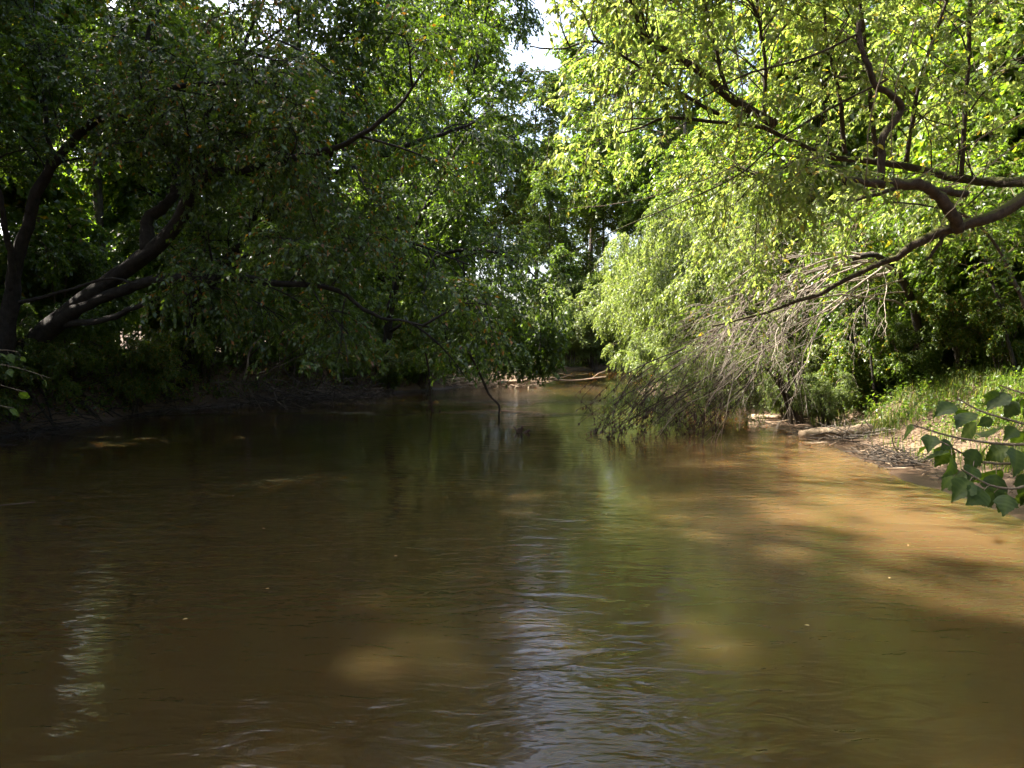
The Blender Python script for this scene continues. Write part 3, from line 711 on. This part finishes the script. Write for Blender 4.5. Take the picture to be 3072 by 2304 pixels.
hb = build_tree('hanging_bush', 'small leaved bush trailing brown dead leaves into the river beside the sandy shore', 'bush', None, H_tr, lvH, dict(m=8, L=.05, W=.45, droop=.5, keep=.75), (M['bark_grey'], M['bark_twig'], M['leaf_fine']), 52, base=H_base, parts_branches=False, cull=lambda w: (w[:, 2] > .03))
# dead leaf clumps caught on the lowest twig ends
tw = []
for k in range(70):
    x, y = hr_.uniform(1.3, 3.9), hr_.uniform(12.0, 13.6); z = hr_.uniform(.25, .75); l_ = min(z - .02, hr_.uniform(.2, .6))
    q_ = hr_.normal(0, .14); tw.append([[x + .4 + q_, y, z + .25], [x + .15 + q_, y, z], [x + .05, y, z - l_ * .5], [x - .03 - q_, y, z - l_]])
arcs = []
for k in range(22):
    ex, ey = hr_.uniform(.9, 3.4), hr_.uniform(11.5, 12.8); ez = hr_.uniform(.0, .25)
    o_ = np.array([ex + hr_.uniform(.9, 1.8), ey + hr_.uniform(.2, .8), hr_.uniform(.8, 1.4)])
    arcs.append(catmull(np.array([o_, o_ * .6 + np.array([ex, ey, ez]) * .4 + [0, 0, .08], [ex + .25, ey, ez + .12], [ex, ey, ez]]), 8))
arcs = np.array(arcs)
side_ = spawn(arcs - H_base, 4, (.15, .45), 50, hr_, tmin=.35, droop=.7, K=4, bias=(0, 0, -.5))
tw = np.concatenate([np.array(tw) - H_base, side_])
for p in arcs:
    V, F = tubes((p - H_base)[None], np.linspace(.011, .004, 8)[None], 5)
    obj('branch', mesh_np('branch', V, F, M['snag'], smooth=True), hb)
V, F = tubes(tw, np.full((len(tw), 4), .005), 4)
tag(obj('trailing_twigs', mesh_np('trailing_twigs', V, F, M['snag']), hb), kind='stuff')
fr = leaf_frames(tw, 8, .068, .62, hr_, droop=.9); ok = hr_.uniform(0, 1, len(fr[0])) < np.repeat(hr_.uniform(.1, 1, len(tw)), 8); fr = tuple(a_[ok] for a_ in fr)
tag(obj('dead_leaves', leaves_mesh('dead_leaves', fr, LEAF_QUAD, M['leaf_dead'], hr_), hb), kind='stuff')

# ------------------------------------------------------------------ dead tree top fanning down to the water
F_base = np.array([7.7, 12.7, gz(7.7, 12.7) - .1])
fan = empty('dead_tree', F_base, 'dead tree with a fan of bare bleached branches sweeping down to the water', 'dead tree')
fr_ = np.random.default_rng(61)
tp = catmull(np.array([F_base, [7.45, 12.5, 2.0], [7.0, 12.2, 2.75], [6.35, 11.9, 3.2], [5.7, 11.7, 3.1]]), 22) - F_base
V, F = tubes(tp[None], np.linspace(.075, .045, 22)[None], 9, cap=True, knob=.13, rng=fr_)
obj('trunk', mesh_np('trunk', V, F, M['bark_dark'], smooth=True), fan)
fans = []
for k in range(17):
    t = fr_.uniform(.3, 1.0) ** .8; o = tp[int(t * 21)] + F_base + fr_.normal(0, 1, 3) * [.1, .12, .05]
    e = np.array([fr_.uniform(2.5, 4.9), fr_.uniform(10.8, 13.0), fr_.uniform(.4, 2.0)])
    mid = (o + e) / 2 + np.array([-.2, 0, fr_.uniform(.0, .55)]) + fr_.normal(0, .16, 3)
    p = catmull(np.array([o, o * .7 + mid * .3 + [0, 0, .06], mid, (mid + e) / 2 + fr_.normal(0, .12, 3), e]), 9) + np.cumsum(fr_.normal(0, .035, (9, 3)), 0)
    fans.append(p - F_base)
fans = np.array(fans)
sub = spawn(fans, 4, (.9, 2.4), 24, fr_, tmin=.1, tmax=.8, K=9, wob=.2, droop=.12, bias=(-.1, 0, -.1))
sub = sub + np.cumsum(fr_.normal(0, .022, sub.shape), 1)
rad_ = np.concatenate([np.linspace(.019, .004, 9)[None].repeat(len(fans), 0), np.linspace(.009, .003, 9)[None].repeat(len(sub), 0)]) * fr_.uniform(.75, 1.2, (len(fans) + len(sub), 1))
fans = np.concatenate([fans, sub])
for p, r in zip(fans, rad_):
    V, F = tubes(p[None], r[None], 5)
    obj('branch', mesh_np('branch', V, F, M['dead_wood'], smooth=True), fan)
C = spawn(np.array(fans), 4, (.3, .9), 32, fr_, tmin=.3, droop=.25, K=4, wob=.2, bias=(-.2, 0, -.2))
C2 = spawn(C, 2, (.12, .35), 40, fr_, tmin=.3, droop=.3, K=3, wob=.2)
V1, F1 = tubes(C, np.linspace(.004, .002, 4)[None].repeat(len(C), 0), 3); V2, F2 = tubes(C2, np.linspace(.003, .0015, 3)[None].repeat(len(C2), 0), 3)
tag(obj('dead_twigs', mesh_np('dead_twigs', np.vstack([V1, V2]), np.vstack([F1, F2 + len(V1)]), M['dead_wood']), fan), kind='stuff')
fl = leaf_frames(C2, 3, .05, .5, fr_, droop=.9); ok = fr_.uniform(0, 1, len(fl[0])) < .35; fl = tuple(a[ok] for a in fl)
tag(obj('dead_leaves', leaves_mesh('dead_leaves', fl, LEAF_QUAD, M['leaf_dead'], fr_), fan), kind='stuff')

# ------------------------------------------------------------------ arching sapling and leaning stems on the right bank
G_base = np.array([6.95, 8.8, gz(6.95, 8.8) - .1])
build_tree('arching_sapling', 'thin brown sapling bent in an arch under the mossy tree', 'sapling', None,
           [(np.vstack([G_base, S((1032, 335, 8.8), (1012, 286, 8.8), (992, 245, 8.8), (962, 217, 8.7), (920, 206, 8.6), (880, 202, 8.5))]), .035, .008, 'trunk')],
           [dict(per=16, L=(.4, .9), ang=50, tmin=.3, up=.2, droop=.2, K=6, r=.006), dict(per=5, L=(.2, .5), ang=45, droop=.4, K=4, r=.003)],
           dict(m=8, L=.075, W=.5, droop=.4, tpl=LEAF_SIX), (M['bark_grey'], M['bark_twig'], M['leaf_wood']), 71, base=G_base)
for k, (x, y, dx, h, r_, lab) in enumerate([(8.2, 11.0, -1.1, 3.2, .035, 'dark leaning stem standing just behind the dead tree trunk'),
                                            (9.0, 12.2, -.7, 3.8, .04, 'straight dark stem among the bushes behind the grassy bank'),
                                            (7.0, 13.0, -.6, 3.6, .03, 'thin grey stem rising behind the fan of bare branches')]):
    b_ = np.array([x, y, gz(x, y) - .1])
    build_tree('young_tree', lab, 'tree', None, [([b_, b_ + [dx * .3, 0, h * .4], b_ + [dx * .6, .1, h * .75], b_ + [dx, .2, h]], r_, r_ * .4, 'trunk')],
               [dict(per=22, L=(.8, 1.8), ang=60, tmin=.45, up=.2, droop=.25, K=6, r=.01), dict(per=7, L=(.4, .9), ang=50, droop=.4, K=5, r=.005), dict(per=4, L=(.2, .5), ang=45, droop=.4, K=3, r=.003)],
               dict(m=10, L=.08, W=.5, droop=.4), (M['bark_dark'], M['bark_twig'], M['leaf_wood']), 80 + k, base=b_, parts_branches=False)

# ------------------------------------------------------------------ driftwood, logs, sticks
def log(name, a, b, r0, r1, mat, label, cat, group=None, seed=0, bend=.06, stubs=0, knob=.09):
    rg = np.random.default_rng(seed)
    a = np.asarray(a, float); b = np.asarray(b, float); L_ = np.linalg.norm(b - a)
    pts = np.array([a, a * .66 + b * .34 + rg.normal(0, bend, 3) * L_ * [1, 1, .5], a * .33 + b * .67 + rg.normal(0, bend, 3) * L_ * [1, 1, .5], b])
    p = catmull(pts, 14) - a
    V, F = tubes(p[None], np.linspace(r0, r1, 14)[None], 9, cap=True, knob=knob, rng=rg)
    if stubs == 0:
        o = obj(name, mesh_np(name, V, F, mat, smooth=True), None, a)
        return tag(o, label, cat, group)
    root = empty(name, a, label, cat, group)
    obj('stem', mesh_np('stem', V, F, mat, smooth=True), root)
    for k in range(stubs):
        i_ = int(rg.integers(3, 12)); d = nrm(p[i_ + 1] - p[i_] + rg.normal(0, .05, 3) + nrm(rg.normal(0, 1, 3)) * .06 * np.linalg.norm(p[i_+1]-p[i_]) * 14)
        d[2] = abs(d[2]); ln = L_ * rg.uniform(.15, .4)
        q_ = np.array([p[i_], p[i_] + d * ln * .5 + rg.normal(0, .05, 3) * ln, p[i_] + d * ln])
        V, F = tubes(q_[None], np.array([[r1 * .8, r1 * .6, r1 * .25]]), 6, cap=True)
        obj('branch', mesh_np('branch', V, F, mat, smooth=True), root)
    return root

g_far = 'pale logs jammed on the shallows'
lg = np.random.default_rng(5)
for k in range(13):
    cx = lg.uniform(-3.4, .9); cyy = lg.uniform(27.4, 30.0); L_ = lg.uniform(1.0, 2.8); an = lg.normal(0, .5); z0 = lg.uniform(.02, .25); z1 = lg.uniform(.1, .75)
    a = (cx - L_ / 2 * math.cos(an), cyy - L_ / 2 * math.sin(an), z0); b = (cx + L_ / 2 * math.cos(an), cyy + L_ / 2 * math.sin(an), z1)
    log('driftwood_log', a, b, lg.uniform(.05, .09), .035, M['drift'], 'pale driftwood log jammed in the brushwood pile at the shallows', 'log', g_far, seed=100 + k, stubs=2 if k % 3 == 0 else 0)
log('driftwood_log', (.6, 29.6, .12), (4.3, 31.0, .3), .05, .025, M['drift'], 'long thin bleached branch stretching from the brushwood pile towards the willows', 'log', seed=120, stubs=3)
log('driftwood_log', (.7, 29.2, .1), (1.6, 29.6, .95), .09, .06, M['drift'], 'short thick bleached stub sticking up at an angle beside the brushwood pile', 'log', seed=121)
# brushwood: a heap of small sticks
def sticks(name, n, cx, cyr, zr, ln, r, mat, seed, kind=True, flat=.35, onground=False):
    rg = np.random.default_rng(seed)
    x = rg.uniform(*cx, n); y = rg.uniform(*cyr, n)
    z = rg.uniform(*zr, n) * rg.uniform(0, 1, n)
    if onground: z = z + np.maximum(ground_h(x, y), 0)
    d = nrm(rg.normal(0, 1, (n, 3)) * [1, .7, flat]); l_ = rg.uniform(*ln, n)[:, None]
    c = np.stack([x, y, z], -1); s_ = rg.normal(0, .06, (n, 3)) * l_
    P = np.stack([c - d * l_ / 2, c + s_, c + d * l_ / 2], 1)
    V, F = tubes(P, np.linspace(r, r * .5, 3)[None].repeat(n, 0) * rg.uniform(.5, 1.3, (n, 1)), 4)
    o = obj(name, mesh_np(name, V, F, mat)); return tag(o, kind='stuff')
sticks('brushwood', 420, (-4.0, 1.2), (27.0, 30.2), (0, .8), (.4, 1.6), .016, M['drift'], 131)
sticks('brushwood', 260, (4.6, 6.4), (21.0, 24.5), (0, .35), (.3, 1.0), .014, M['drift'], 132)
sticks('brushwood', 420, (5.0, 7.6), (8.4, 15.0), (0, .06), (.12, .55), .007, M['drift'], 133, onground=True, flat=.12)
sticks('brushwood', 380, (5.0, 6.6), (7.6, 15.5), (0, .09), (.1, .4), .005, M['bark_grey'], 139, onground=True, flat=.15)
sticks('brushwood', 130, (5.5, 6.2), (11.3, 12.4), (0, .22), (.2, .7), .009, M['dead_wood'], 134, onground=True, flat=.3)
sticks('brushwood', 150, (5.0, 5.7), (8.9, 10.0), (0, .14), (.15, .5), .008, M['bark_grey'], 135, onground=True, flat=.3)
sticks('brushwood', 320, (-8.2, -4.0), (18.2, 23.0), (0, .55), (.5, 1.8), .013, M['bark_dark'], 136, flat=.4)
sticks('brushwood', 300, (-10.2, -8.2), (10.5, 18.0), (0, .25), (.3, 1.2), .010, M['bark_dark'], 138, onground=True, flat=.3)
sticks('brushwood', 160, (-9.6, -5.0), (16.5, 22.0), (.2, 1.4), (.6, 1.8), .012, M['bark_grey'], 137, flat=.7)

log('beached_log', (5.02, 11.75, .10), (6.15, 11.55, .22), .085, .095, M['drift'], 'stout pale log lying half in the water on the sandy shore', 'log', seed=141, bend=.03)
log('beached_log', (5.35, 15.2, .06), (5.85, 14.6, .12), .06, .05, M['drift'], 'short pale log beached on the sand beside the hanging bush', 'log', seed=142, bend=.03)
log('beached_log', (7.2, 13.0, gz(7.2, 13.0) + .05), (7.75, 12.8, gz(7.75, 12.8) + .07), .07, .05, M['bark_grey'], 'dark rotten log end lying in the bank grass', 'log', seed=143, bend=.03)
log('stick', (6.35, 12.9, gz(6.35, 12.9) + .08), (6.6, 11.9, gz(6.6, 11.9) + .06), .025, .018, M['drift'], 'bare grey stick lying down the slope above the beached log', 'stick', seed=144)
log('stick', (5.35, 14.6, .05), (6.15, 14.0, .14), .018, .01, M['drift'], 'thin straight stick lying along the waterline past the beached logs', 'stick', seed=145)
for k, (a, b) in enumerate([((5.0, 11.55, .08), (5.75, 11.15, .06)), ((5.1, 11.7, .05), (5.6, 11.0, .07)), ((5.05, 11.45, .12), (5.95, 11.35, .1))]):
    log('stick', a, b, .014, .008, M['snag'], 'dark wet stick lying against the front of the stout beached log', 'stick', 'wet sticks by the beached log', seed=146 + k)

# snag in midstream
sn = empty('snag', (.17, 12.8, -.12), 'small dark snag breaking the surface in midstream', 'snag')
for k, (a, b, r0, r1) in enumerate([((-.02, 0, 0), (.03, 0, .25), .05, .025), ((-.12, .02, .02), (-.04, 0, .2), .035, .02), ((.02, 0, .08), (.17, -.02, .17), .04, .025), ((-.05, .0, .1), (-.14, .03, .24), .02, .008)]):
    rg = np.random.default_rng(160 + k)
    p = catmull(np.array([a, (np.array(a) + b) / 2 + rg.normal(0, .015, 3), b]), 8)
    V, F = tubes(p[None], np.linspace(r0, r1, 8)[None], 7, cap=True, knob=.12, rng=rg)
    obj('stump' if k == 0 else 'branch', mesh_np('stump', V, F, M['snag'], smooth=True), sn)

# sticks hanging into the water downstream
def hang(pts, r0, r1, label, seed, leaves=0):
    rg = np.random.default_rng(seed); pts = np.array(pts); p = catmull(pts, 14) - pts[0]
    root = empty('hanging_branch', pts[0], label, 'branch')
    V, F = tubes(p[None], np.linspace(r0, r1, 14)[None], 6, cap=True, knob=.06, rng=rg)
    obj('stem', mesh_np('stem', V, F, M['snag'], smooth=True), root)
    if leaves:
        C = spawn(p[None], leaves, (.2, .7), 40, rg, tmin=.3, droop=.7, K=5, bias=(.1, 0, -.4))
        V, F = tubes(C, np.linspace(.007, .003, 5)[None].repeat(len(C), 0), 4)
        tag(obj('twigs', mesh_np('twigs', V, F, M['snag']), root), kind='stuff')
        fr = leaf_frames(C, 10, .07, .55, rg, droop=.9)
        tag(obj('dead_leaves', leaves_mesh('dead_leaves', fr, LEAF_QUAD, M['leaf_dead'], rg), root), kind='stuff')
hang([[-1.1, 16.0, 1.7], [-.68, 16, .82], [-.54, 16, .5], [-.31, 16, .26], [-.31, 16, .04], [-.3, 16, -.15]], .03, .02, 'single bare crooked branch dipping straight into the river', 171)
hang([[-2.2, 17.0, 1.7], [-2.08, 17.0, 1.0], [-2.05, 17, .5], [-2.02, 17, .05], [-2.0, 17, -.1]], .028, .015, 'hanging broken branch with clumps of dead leaves trailing in the shaded water', 172, leaves=26)

# bleached dead stems leaning on the left bank
def deadstem(a, b, r, label, seed, group=None):
    log('dead_sapling', a, b, r, r * .5, M['dead_wood'] if r > .02 else M['bark_grey'], label, 'dead sapling', group, seed=seed, bend=.05)
deadstem(spot(244, 381, 17.5), spot(262, 336, 17.2), .035, 'short thick bleached dead sapling leaning on the shaded bank', 181)
for k, (a, b) in enumerate([((235, 373, 17.5), (316, 306, 16.6)), ((262, 378, 17.5), (333, 308, 16.4)), ((250, 376, 17.8), (340, 348, 16.8)), ((268, 380, 17.4), (300, 325, 17.0)), ((170, 383, 17.6), (205, 350, 17.4)), ((276, 379, 17.6), (283, 330, 17.3))]):
    deadstem(spot(*a), spot(*b), .017, 'thin bare sapling slanting up from the brushwood on the shaded bank', 182 + k, 'thin stems on the shaded bank')

# ------------------------------------------------------------------ ground cover
gr = np.random.default_rng(201)
def blades(n, xr, yr, L_, W_, mat, name, seed, dens=None):
    rg = np.random.default_rng(seed)
    y = yr[0] + (yr[1] - yr[0]) * rg.uniform(0, 1, n) ** 1.3; x = Rx(y) + rg.uniform(*xr, n)
    ok = vnoise(x, y, 2.2, 31) + .55 * np.clip((x - Rx(y) - 1.6), -1, 1.2) > rg.normal(0, .25, n)
    x, y = x[ok], y[ok]; n = len(x); z = ground_h(x, y) - .01
    a = rg.uniform(0, 6.283, n); lean = rg.uniform(.15, .8, n); l_ = rg.uniform(*L_, n); w_ = rg.uniform(*W_, n)
    d = np.stack([np.cos(a), np.sin(a), np.zeros(n)], -1); s_ = np.stack([-np.sin(a), np.cos(a), np.zeros(n)], -1)
    b = np.stack([x, y, z], -1); up = np.array([0, 0, 1.])
    m_ = b + (up * .6 + d * (lean * .2)[:, None]) * l_[:, None]; t_ = b + (up * (.95 - lean * .35)[:, None] + d * (lean * .75)[:, None]) * l_[:, None]
    V = np.stack([b - s_ * w_[:, None], b + s_ * w_[:, None], m_ - s_ * w_[:, None] * .8, m_ + s_ * w_[:, None] * .8, t_ - s_ * w_[:, None] * .1, t_ + s_ * w_[:, None] * .1], 1)
    F = (np.arange(n)[:, None, None] * 6 + np.array([[0, 1, 3, 2], [2, 3, 5, 4]])[None]).reshape(-1, 4)
    o = obj(name, mesh_np(name, V, F, mat, np.repeat(rg.uniform(0, 1, n), 6)))
    return tag(o, kind='stuff')
blades(80000, (.55, 6.5), (7.0, 20.0), (.10, .32), (.003, .0065), M['grass'], 'bank_grass', 202)

def weeds(name, n, xs, ys, zfun, L_, mat, seed, h=(.05, .5)):
    rg = np.random.default_rng(seed)
    x = xs(rg, n); y = ys(rg, n) if callable(ys) else ys
    z = ground_h(x, y); ok = z > .12; x, y, z = x[ok], y[ok], z[ok]; n = len(x)
    hh = rg.uniform(*h, n) * (0.55 + .45 * vnoise(x, y, 1.8, 33))
    a = rg.uniform(0, 6.283, n); b = np.stack([x, y, z - .02], -1)
    e = b + np.stack([np.cos(a) * hh * .5, np.sin(a) * hh * .5, np.abs(hh) + .04], -1)
    T = np.stack([b, (b + e) / 2 + [0, 0, .03], e], 1)
    fr = leaf_frames(T, 7, L_, .45, rg, droop=.3, tmin=.3)
    o = obj(name, leaves_mesh(name, fr, LEAF_QUAD, mat, rg)); return tag(o, kind='stuff')
yy = gr.uniform(7, 30, 6000)
weeds('bank_weeds', 6000, lambda r, n: Rx(yy) + 1.3 + 7 * r.uniform(0, 1, n) ** 1.2, yy, None, .075, M['leaf_wood'], 211, h=(.1, .8))
yy2 = gr.uniform(9, 34, 10000)
weeds('bank_undergrowth', 10000, lambda r, n: Lx(yy2) - .2 - 7 * r.uniform(0, 1, n) ** 1.3, yy2, None, .09, M['leaf_dark'], 212, h=(.1, .8))

yy3 = gr.uniform(29, 56, 3500)
weeds('shore_weeds', 3500, lambda r, n: Lx(yy3) - .2 - 5 * r.uniform(0, 1, n) ** 1.5, yy3, None, .13, M['leaf_fine'], 213, h=(.2, 1.0))
rl = np.random.default_rng(231); nl = 5200
ly = rl.uniform(7.0, 20, nl); lx = Rx(ly) + .15 + 3.2 * rl.uniform(0, 1, nl) ** .8; lz = ground_h(lx, ly); ok = lz > .02
lp = np.stack([lx, ly, lz + .012], -1)[ok]; m_ = len(lp); ld = nrm(rl.normal(0, 1, (m_, 3)) * [1, 1, .25]); ln_ = nrm(np.array([0, 0, 1.]) + rl.normal(0, .3, (m_, 3))); ln_ = nrm(ln_ - (ln_ * ld).sum(1, keepdims=True) * ld)
tag(obj('leaf_litter', leaves_mesh('leaf_litter', (lp, ld, np.cross(ln_, ld), ln_, rl.uniform(.03, .08, m_), rl.uniform(.015, .035, m_)), LEAF_QUAD, M['leaf_litter'], rl)), kind='stuff')
vr = np.random.default_rng(241)
for k, pts in enumerate([((600, -30, 7.4), (585, 40, 7.4), (560, 72, 7.3), (520, 80, 7.3)), ((880, 60, 7.2), (862, 130, 7.2), (858, 200, 7.3), (838, 262, 7.6)), ((1010, 120, 7.6), (930, 170, 7.8), (870, 215, 8.2), (850, 250, 8.6)),
                         ((720, -20, 7.6), (735, 90, 7.6), (728, 150, 7.7), (722, 230, 7.9)), ((1030, 130, 7.4), (985, 160, 7.4), (950, 200, 7.5), (925, 240, 7.6)), ((830, 110, 7.8), (740, 165, 8.0), (650, 195, 8.3), (560, 205, 8.8)), ((905, 30, 7.3), (890, 90, 7.3), (885, 150, 7.4), (893, 215, 7.6))]):
    p = catmull(np.array(S(*pts)), 26); p = p + np.cumsum(vr.normal(0, .008, p.shape), 0)
    V, F = tubes((p - p[0])[None], np.linspace(.008, .004, 26)[None], 5)
    tag(obj('hanging_vine', mesh_np('hanging_vine', V, F, M['bark_twig'], smooth=True), None, p[0]), 'thin pale vine strung through the limbs of the mossy tree', 'vine', 'vines in the mossy tree')
# a few leaves drifting on the surface
for k in range(9):
    x, y = [(-1.6, 4.4), (-1.9, 3.9), (-.9, 5.1), (1.7, 3.8), (2.6, 4.6), (.9, 6.4), (3.2, 5.4), (-3.0, 7.2), (-2.2, 5.9)][k]
    a = gr.uniform(0, 6.28); q_ = LEAF_SIX[0] * [.03, .016, .03]; q_ = np.stack([q_[:, 0] * math.cos(a) - q_[:, 1] * math.sin(a), q_[:, 0] * math.sin(a) + q_[:, 1] * math.cos(a), q_[:, 2]], -1)
    o = obj('floating_leaf', mesh_np('floating_leaf', q_, LEAF_SIX[1], M['leaf_float'], np.full(6, gr.uniform(0, 1))), None, (x, y, .016))
    tag(o, 'small dry leaf drifting on the brown water', 'leaf', 'leaves drifting on the water')

# ------------------------------------------------------------------ foreground sapling with broad toothed leaves
def broad_leaf(seed):
    """toothed blade with midrib, side veins, a curl and wavy margin; slightly lobed near the middle"""
    rg = np.random.default_rng(seed); n = 19
    t = np.linspace(0, 1, n)
    w = .5 * np.sin(np.pi * np.clip(t, 0, 1) ** .72) ** .9 * (1 - .45 * t) * 1.12
    w = w * (1 + .20 * np.exp(-((t - .42) / .07) ** 2)) + .0
    w[-1] = 0.0; w[0] = .015
    curl = rg.uniform(.12, .5); twist = rg.normal(0, .12); fold = rg.uniform(.05, .35)
    V, tint = [], []
    t0 = rg.uniform(.1, .9)
    for k in range(n):
        tooth = (.045 if k % 2 else -.02) if 1 < k < n - 1 else 0
        vein = 1.0 if k % 3 == 1 else 0.0
        zc = -curl * t[k] ** 2
        for q_, f in ((-1, 1.0), (-1, .5), (0, 0), (1, .5), (1, 1.0)):
            y_ = q_ * f * w[k] * (1 + (tooth * 1.6 if f == 1 else 0))
            x_ = t[k] + .16 * f * w[k] + (tooth * .6 if f == 1 else 0)
            z_ = zc + fold * abs(y_) - .35 * y_ * y_ + twist * y_ * t[k] + (.02 * vein if f == .5 else 0) + (rg.normal(0, .018) if f == 1 else 0)
            V.append([min(x_, 1.0 + .02 * (f == 0)), y_, z_])
            tint.append(t0 * .45 + (.5 if f == 0 else .25 * vein) + rg.uniform(0, .08))
    F = []
    for k in range(n - 1):
        for c in range(4):
            a = 5 * k + c; F.append([a, a + 5, a + 6, a + 1])
    return mesh_np('leaf', np.array(V), np.array(F), M['leaf_broad'], np.array(tint), smooth=True)
broad = [broad_leaf(k) for k in range(6)]
def leaf_object(parent, base, pos, d, n_, ln, wd, k):
    d = nrm(np.asarray(d, float)); n_ = np.asarray(n_, float); n_ = nrm(n_ - (n_ @ d) * d); s_ = np.cross(n_, d)
    mt = np.eye(4); mt[:3, 0] = d * ln; mt[:3, 1] = s_ * wd; mt[:3, 2] = n_ * ln; mt[:3, 3] = np.asarray(pos) - base
    o = obj('leaf', broad[k % 6], parent); o.matrix_local = Matrix(mt.tolist()); return o

def leafy(name, label, cat, base, stems, twigs, seed, per=7, L_=(.09, .14), rtw=.0035, width=.95):
    rg = np.random.default_rng(seed); base = np.asarray(base, float)
    root = empty(name, base, label, cat)
    for k, (pts, r0, r1) in enumerate(stems):
        p = catmull(np.array(pts), 20) - base
        V, F = tubes(p[None], np.linspace(r0, r1, 20)[None], 8, cap=True, knob=.04, rng=rg)
        obj('trunk' if k == 0 else 'branch', mesh_np('branch', V, F, M['bark_grey'], smooth=True), root)
    c = 0
    for pts in twigs:
        p = catmull(np.array(pts), 12)
        V, F = tubes((p - base)[None], np.linspace(rtw * 1.5, rtw * .6, 12)[None], 5)
        tw_o = obj('twig', mesh_np('twig', V, F, M['bark_twig'], smooth=True), root)
        for k in range(per):
            f = (k + rg.uniform(.2, .8)) / per * 11; i_ = min(int(f), 10)
            pos = p[i_] + (p[i_ + 1] - p[i_]) * (f - i_); tn = nrm(p[i_ + 1] - p[i_])
            sd = nrm(np.cross(tn, [0, 0, 1])) * (1 if k % 2 else -1)
            d = tn * rg.uniform(.2, .8) + sd * rg.uniform(.3, .9) + np.array([0, 0, -rg.uniform(.35, 1.1)])
            d = nrm(d); pl = rg.uniform(.03, .06)
            V, F = tubes(np.array([[pos, pos + d * pl * .5 + [0, 0, .005], pos + d * pl]]) - base, np.full((1, 3), .0016), 4)
            obj('leaf_stalk', mesh_np('leaf_stalk', V, F, M['bark_twig']), tw_o)
            n_ = np.array([0, -.55, 1.0]) + rg.normal(0, .45, 3)
            ln = rg.uniform(*L_)
            leaf_object(tw_o, base, pos + d * pl, d, n_, ln, ln * width, c); c += 1
    return root
Pb = (5.4, 2.0, gz(5.4, 2.0) - .1)
fw = lambda *a: [spot(*q) for q in a]
leafy('broad_leaved_sapling', 'sapling with large toothed dark green leaves reaching out over the sunlit shallows', 'sapling', Pb,
      [([Pb, (5.2, 2.05, 1.0), (4.9, 2.1, 2.2), (4.6, 2.2, 3.4), (4.3, 2.3, 4.3)], .035, .015),
       ([(5.05, 2.1, 1.6), (4.0, 2.3, 1.62), (3.0, 2.55, 1.45), (2.35, 2.75, 1.28)], .016, .006),
       ([(4.65, 2.2, 3.2), (4.0, 2.25, 3.35), (3.0, 2.35, 3.2), (2.3, 2.4, 3.05)], .013, .005)],
      [fw((1080, 440, 2.75), (1030, 425, 2.8), (985, 412, 2.85), (958, 398, 2.9)),
       fw((1080, 440, 2.75), (1020, 445, 2.7), (960, 438, 2.75), (915, 425, 2.8)),
       fw((1075, 445, 2.72), (1030, 462, 2.7), (985, 462, 2.7), (940, 440, 2.72)),
       fw((1070, 450, 2.7), (1035, 485, 2.6), (1000, 488, 2.6), (965, 470, 2.62)),
       fw((1075, 430, 2.8), (1050, 400, 2.9), (1020, 392, 3.0), (1000, 385, 3.05)),
       fw((1160, -70, 2.42), (1090, -55, 2.4), (1040, -30, 2.4), (1000, -22, 2.42))], 301, per=12, L_=(.055, .12), width=.8, rtw=.005)
Pl = (-5.4, 5.6, gz(-5.4, 5.6))
LB = (-9.9, 5.4, gz(-9.9, 5.4) - .1)
leafy('leafy_shrub', 'low shrub with dark teal leaves poking in front of the shaded mud bank', 'shrub', LB,
      [([LB, (-9.0, 5.3, 1.6), (-7.6, 5.3, 1.9), (-6.0, 5.3, 1.75), (-4.6, 5.3, 1.5)], .03, .008)],
      [fw((-75, 362, 5.3), (-30, 362, 5.25), (10, 366, 5.2), (50, 378, 5.1)), fw((-75, 362, 5.3), (-40, 376, 5.3), (-5, 384, 5.2), (25, 392, 5.2)),
       fw((-80, 362, 5.3), (-50, 392, 5.3), (-20, 402, 5.3), (12, 408, 5.3)), fw((-70, 362, 5.3), (-20, 352, 5.4), (5, 350, 5.4), (20, 352, 5.4))], 302, per=5, L_=(.05, .09), width=.7)
log('stick', (-6.2, 6.8, -.06), (-4.65, 6.55, .1), .01, .004, M['bark_grey'], 'pale stick poking out of the dark water by the shaded bank', 'stick', seed=190)
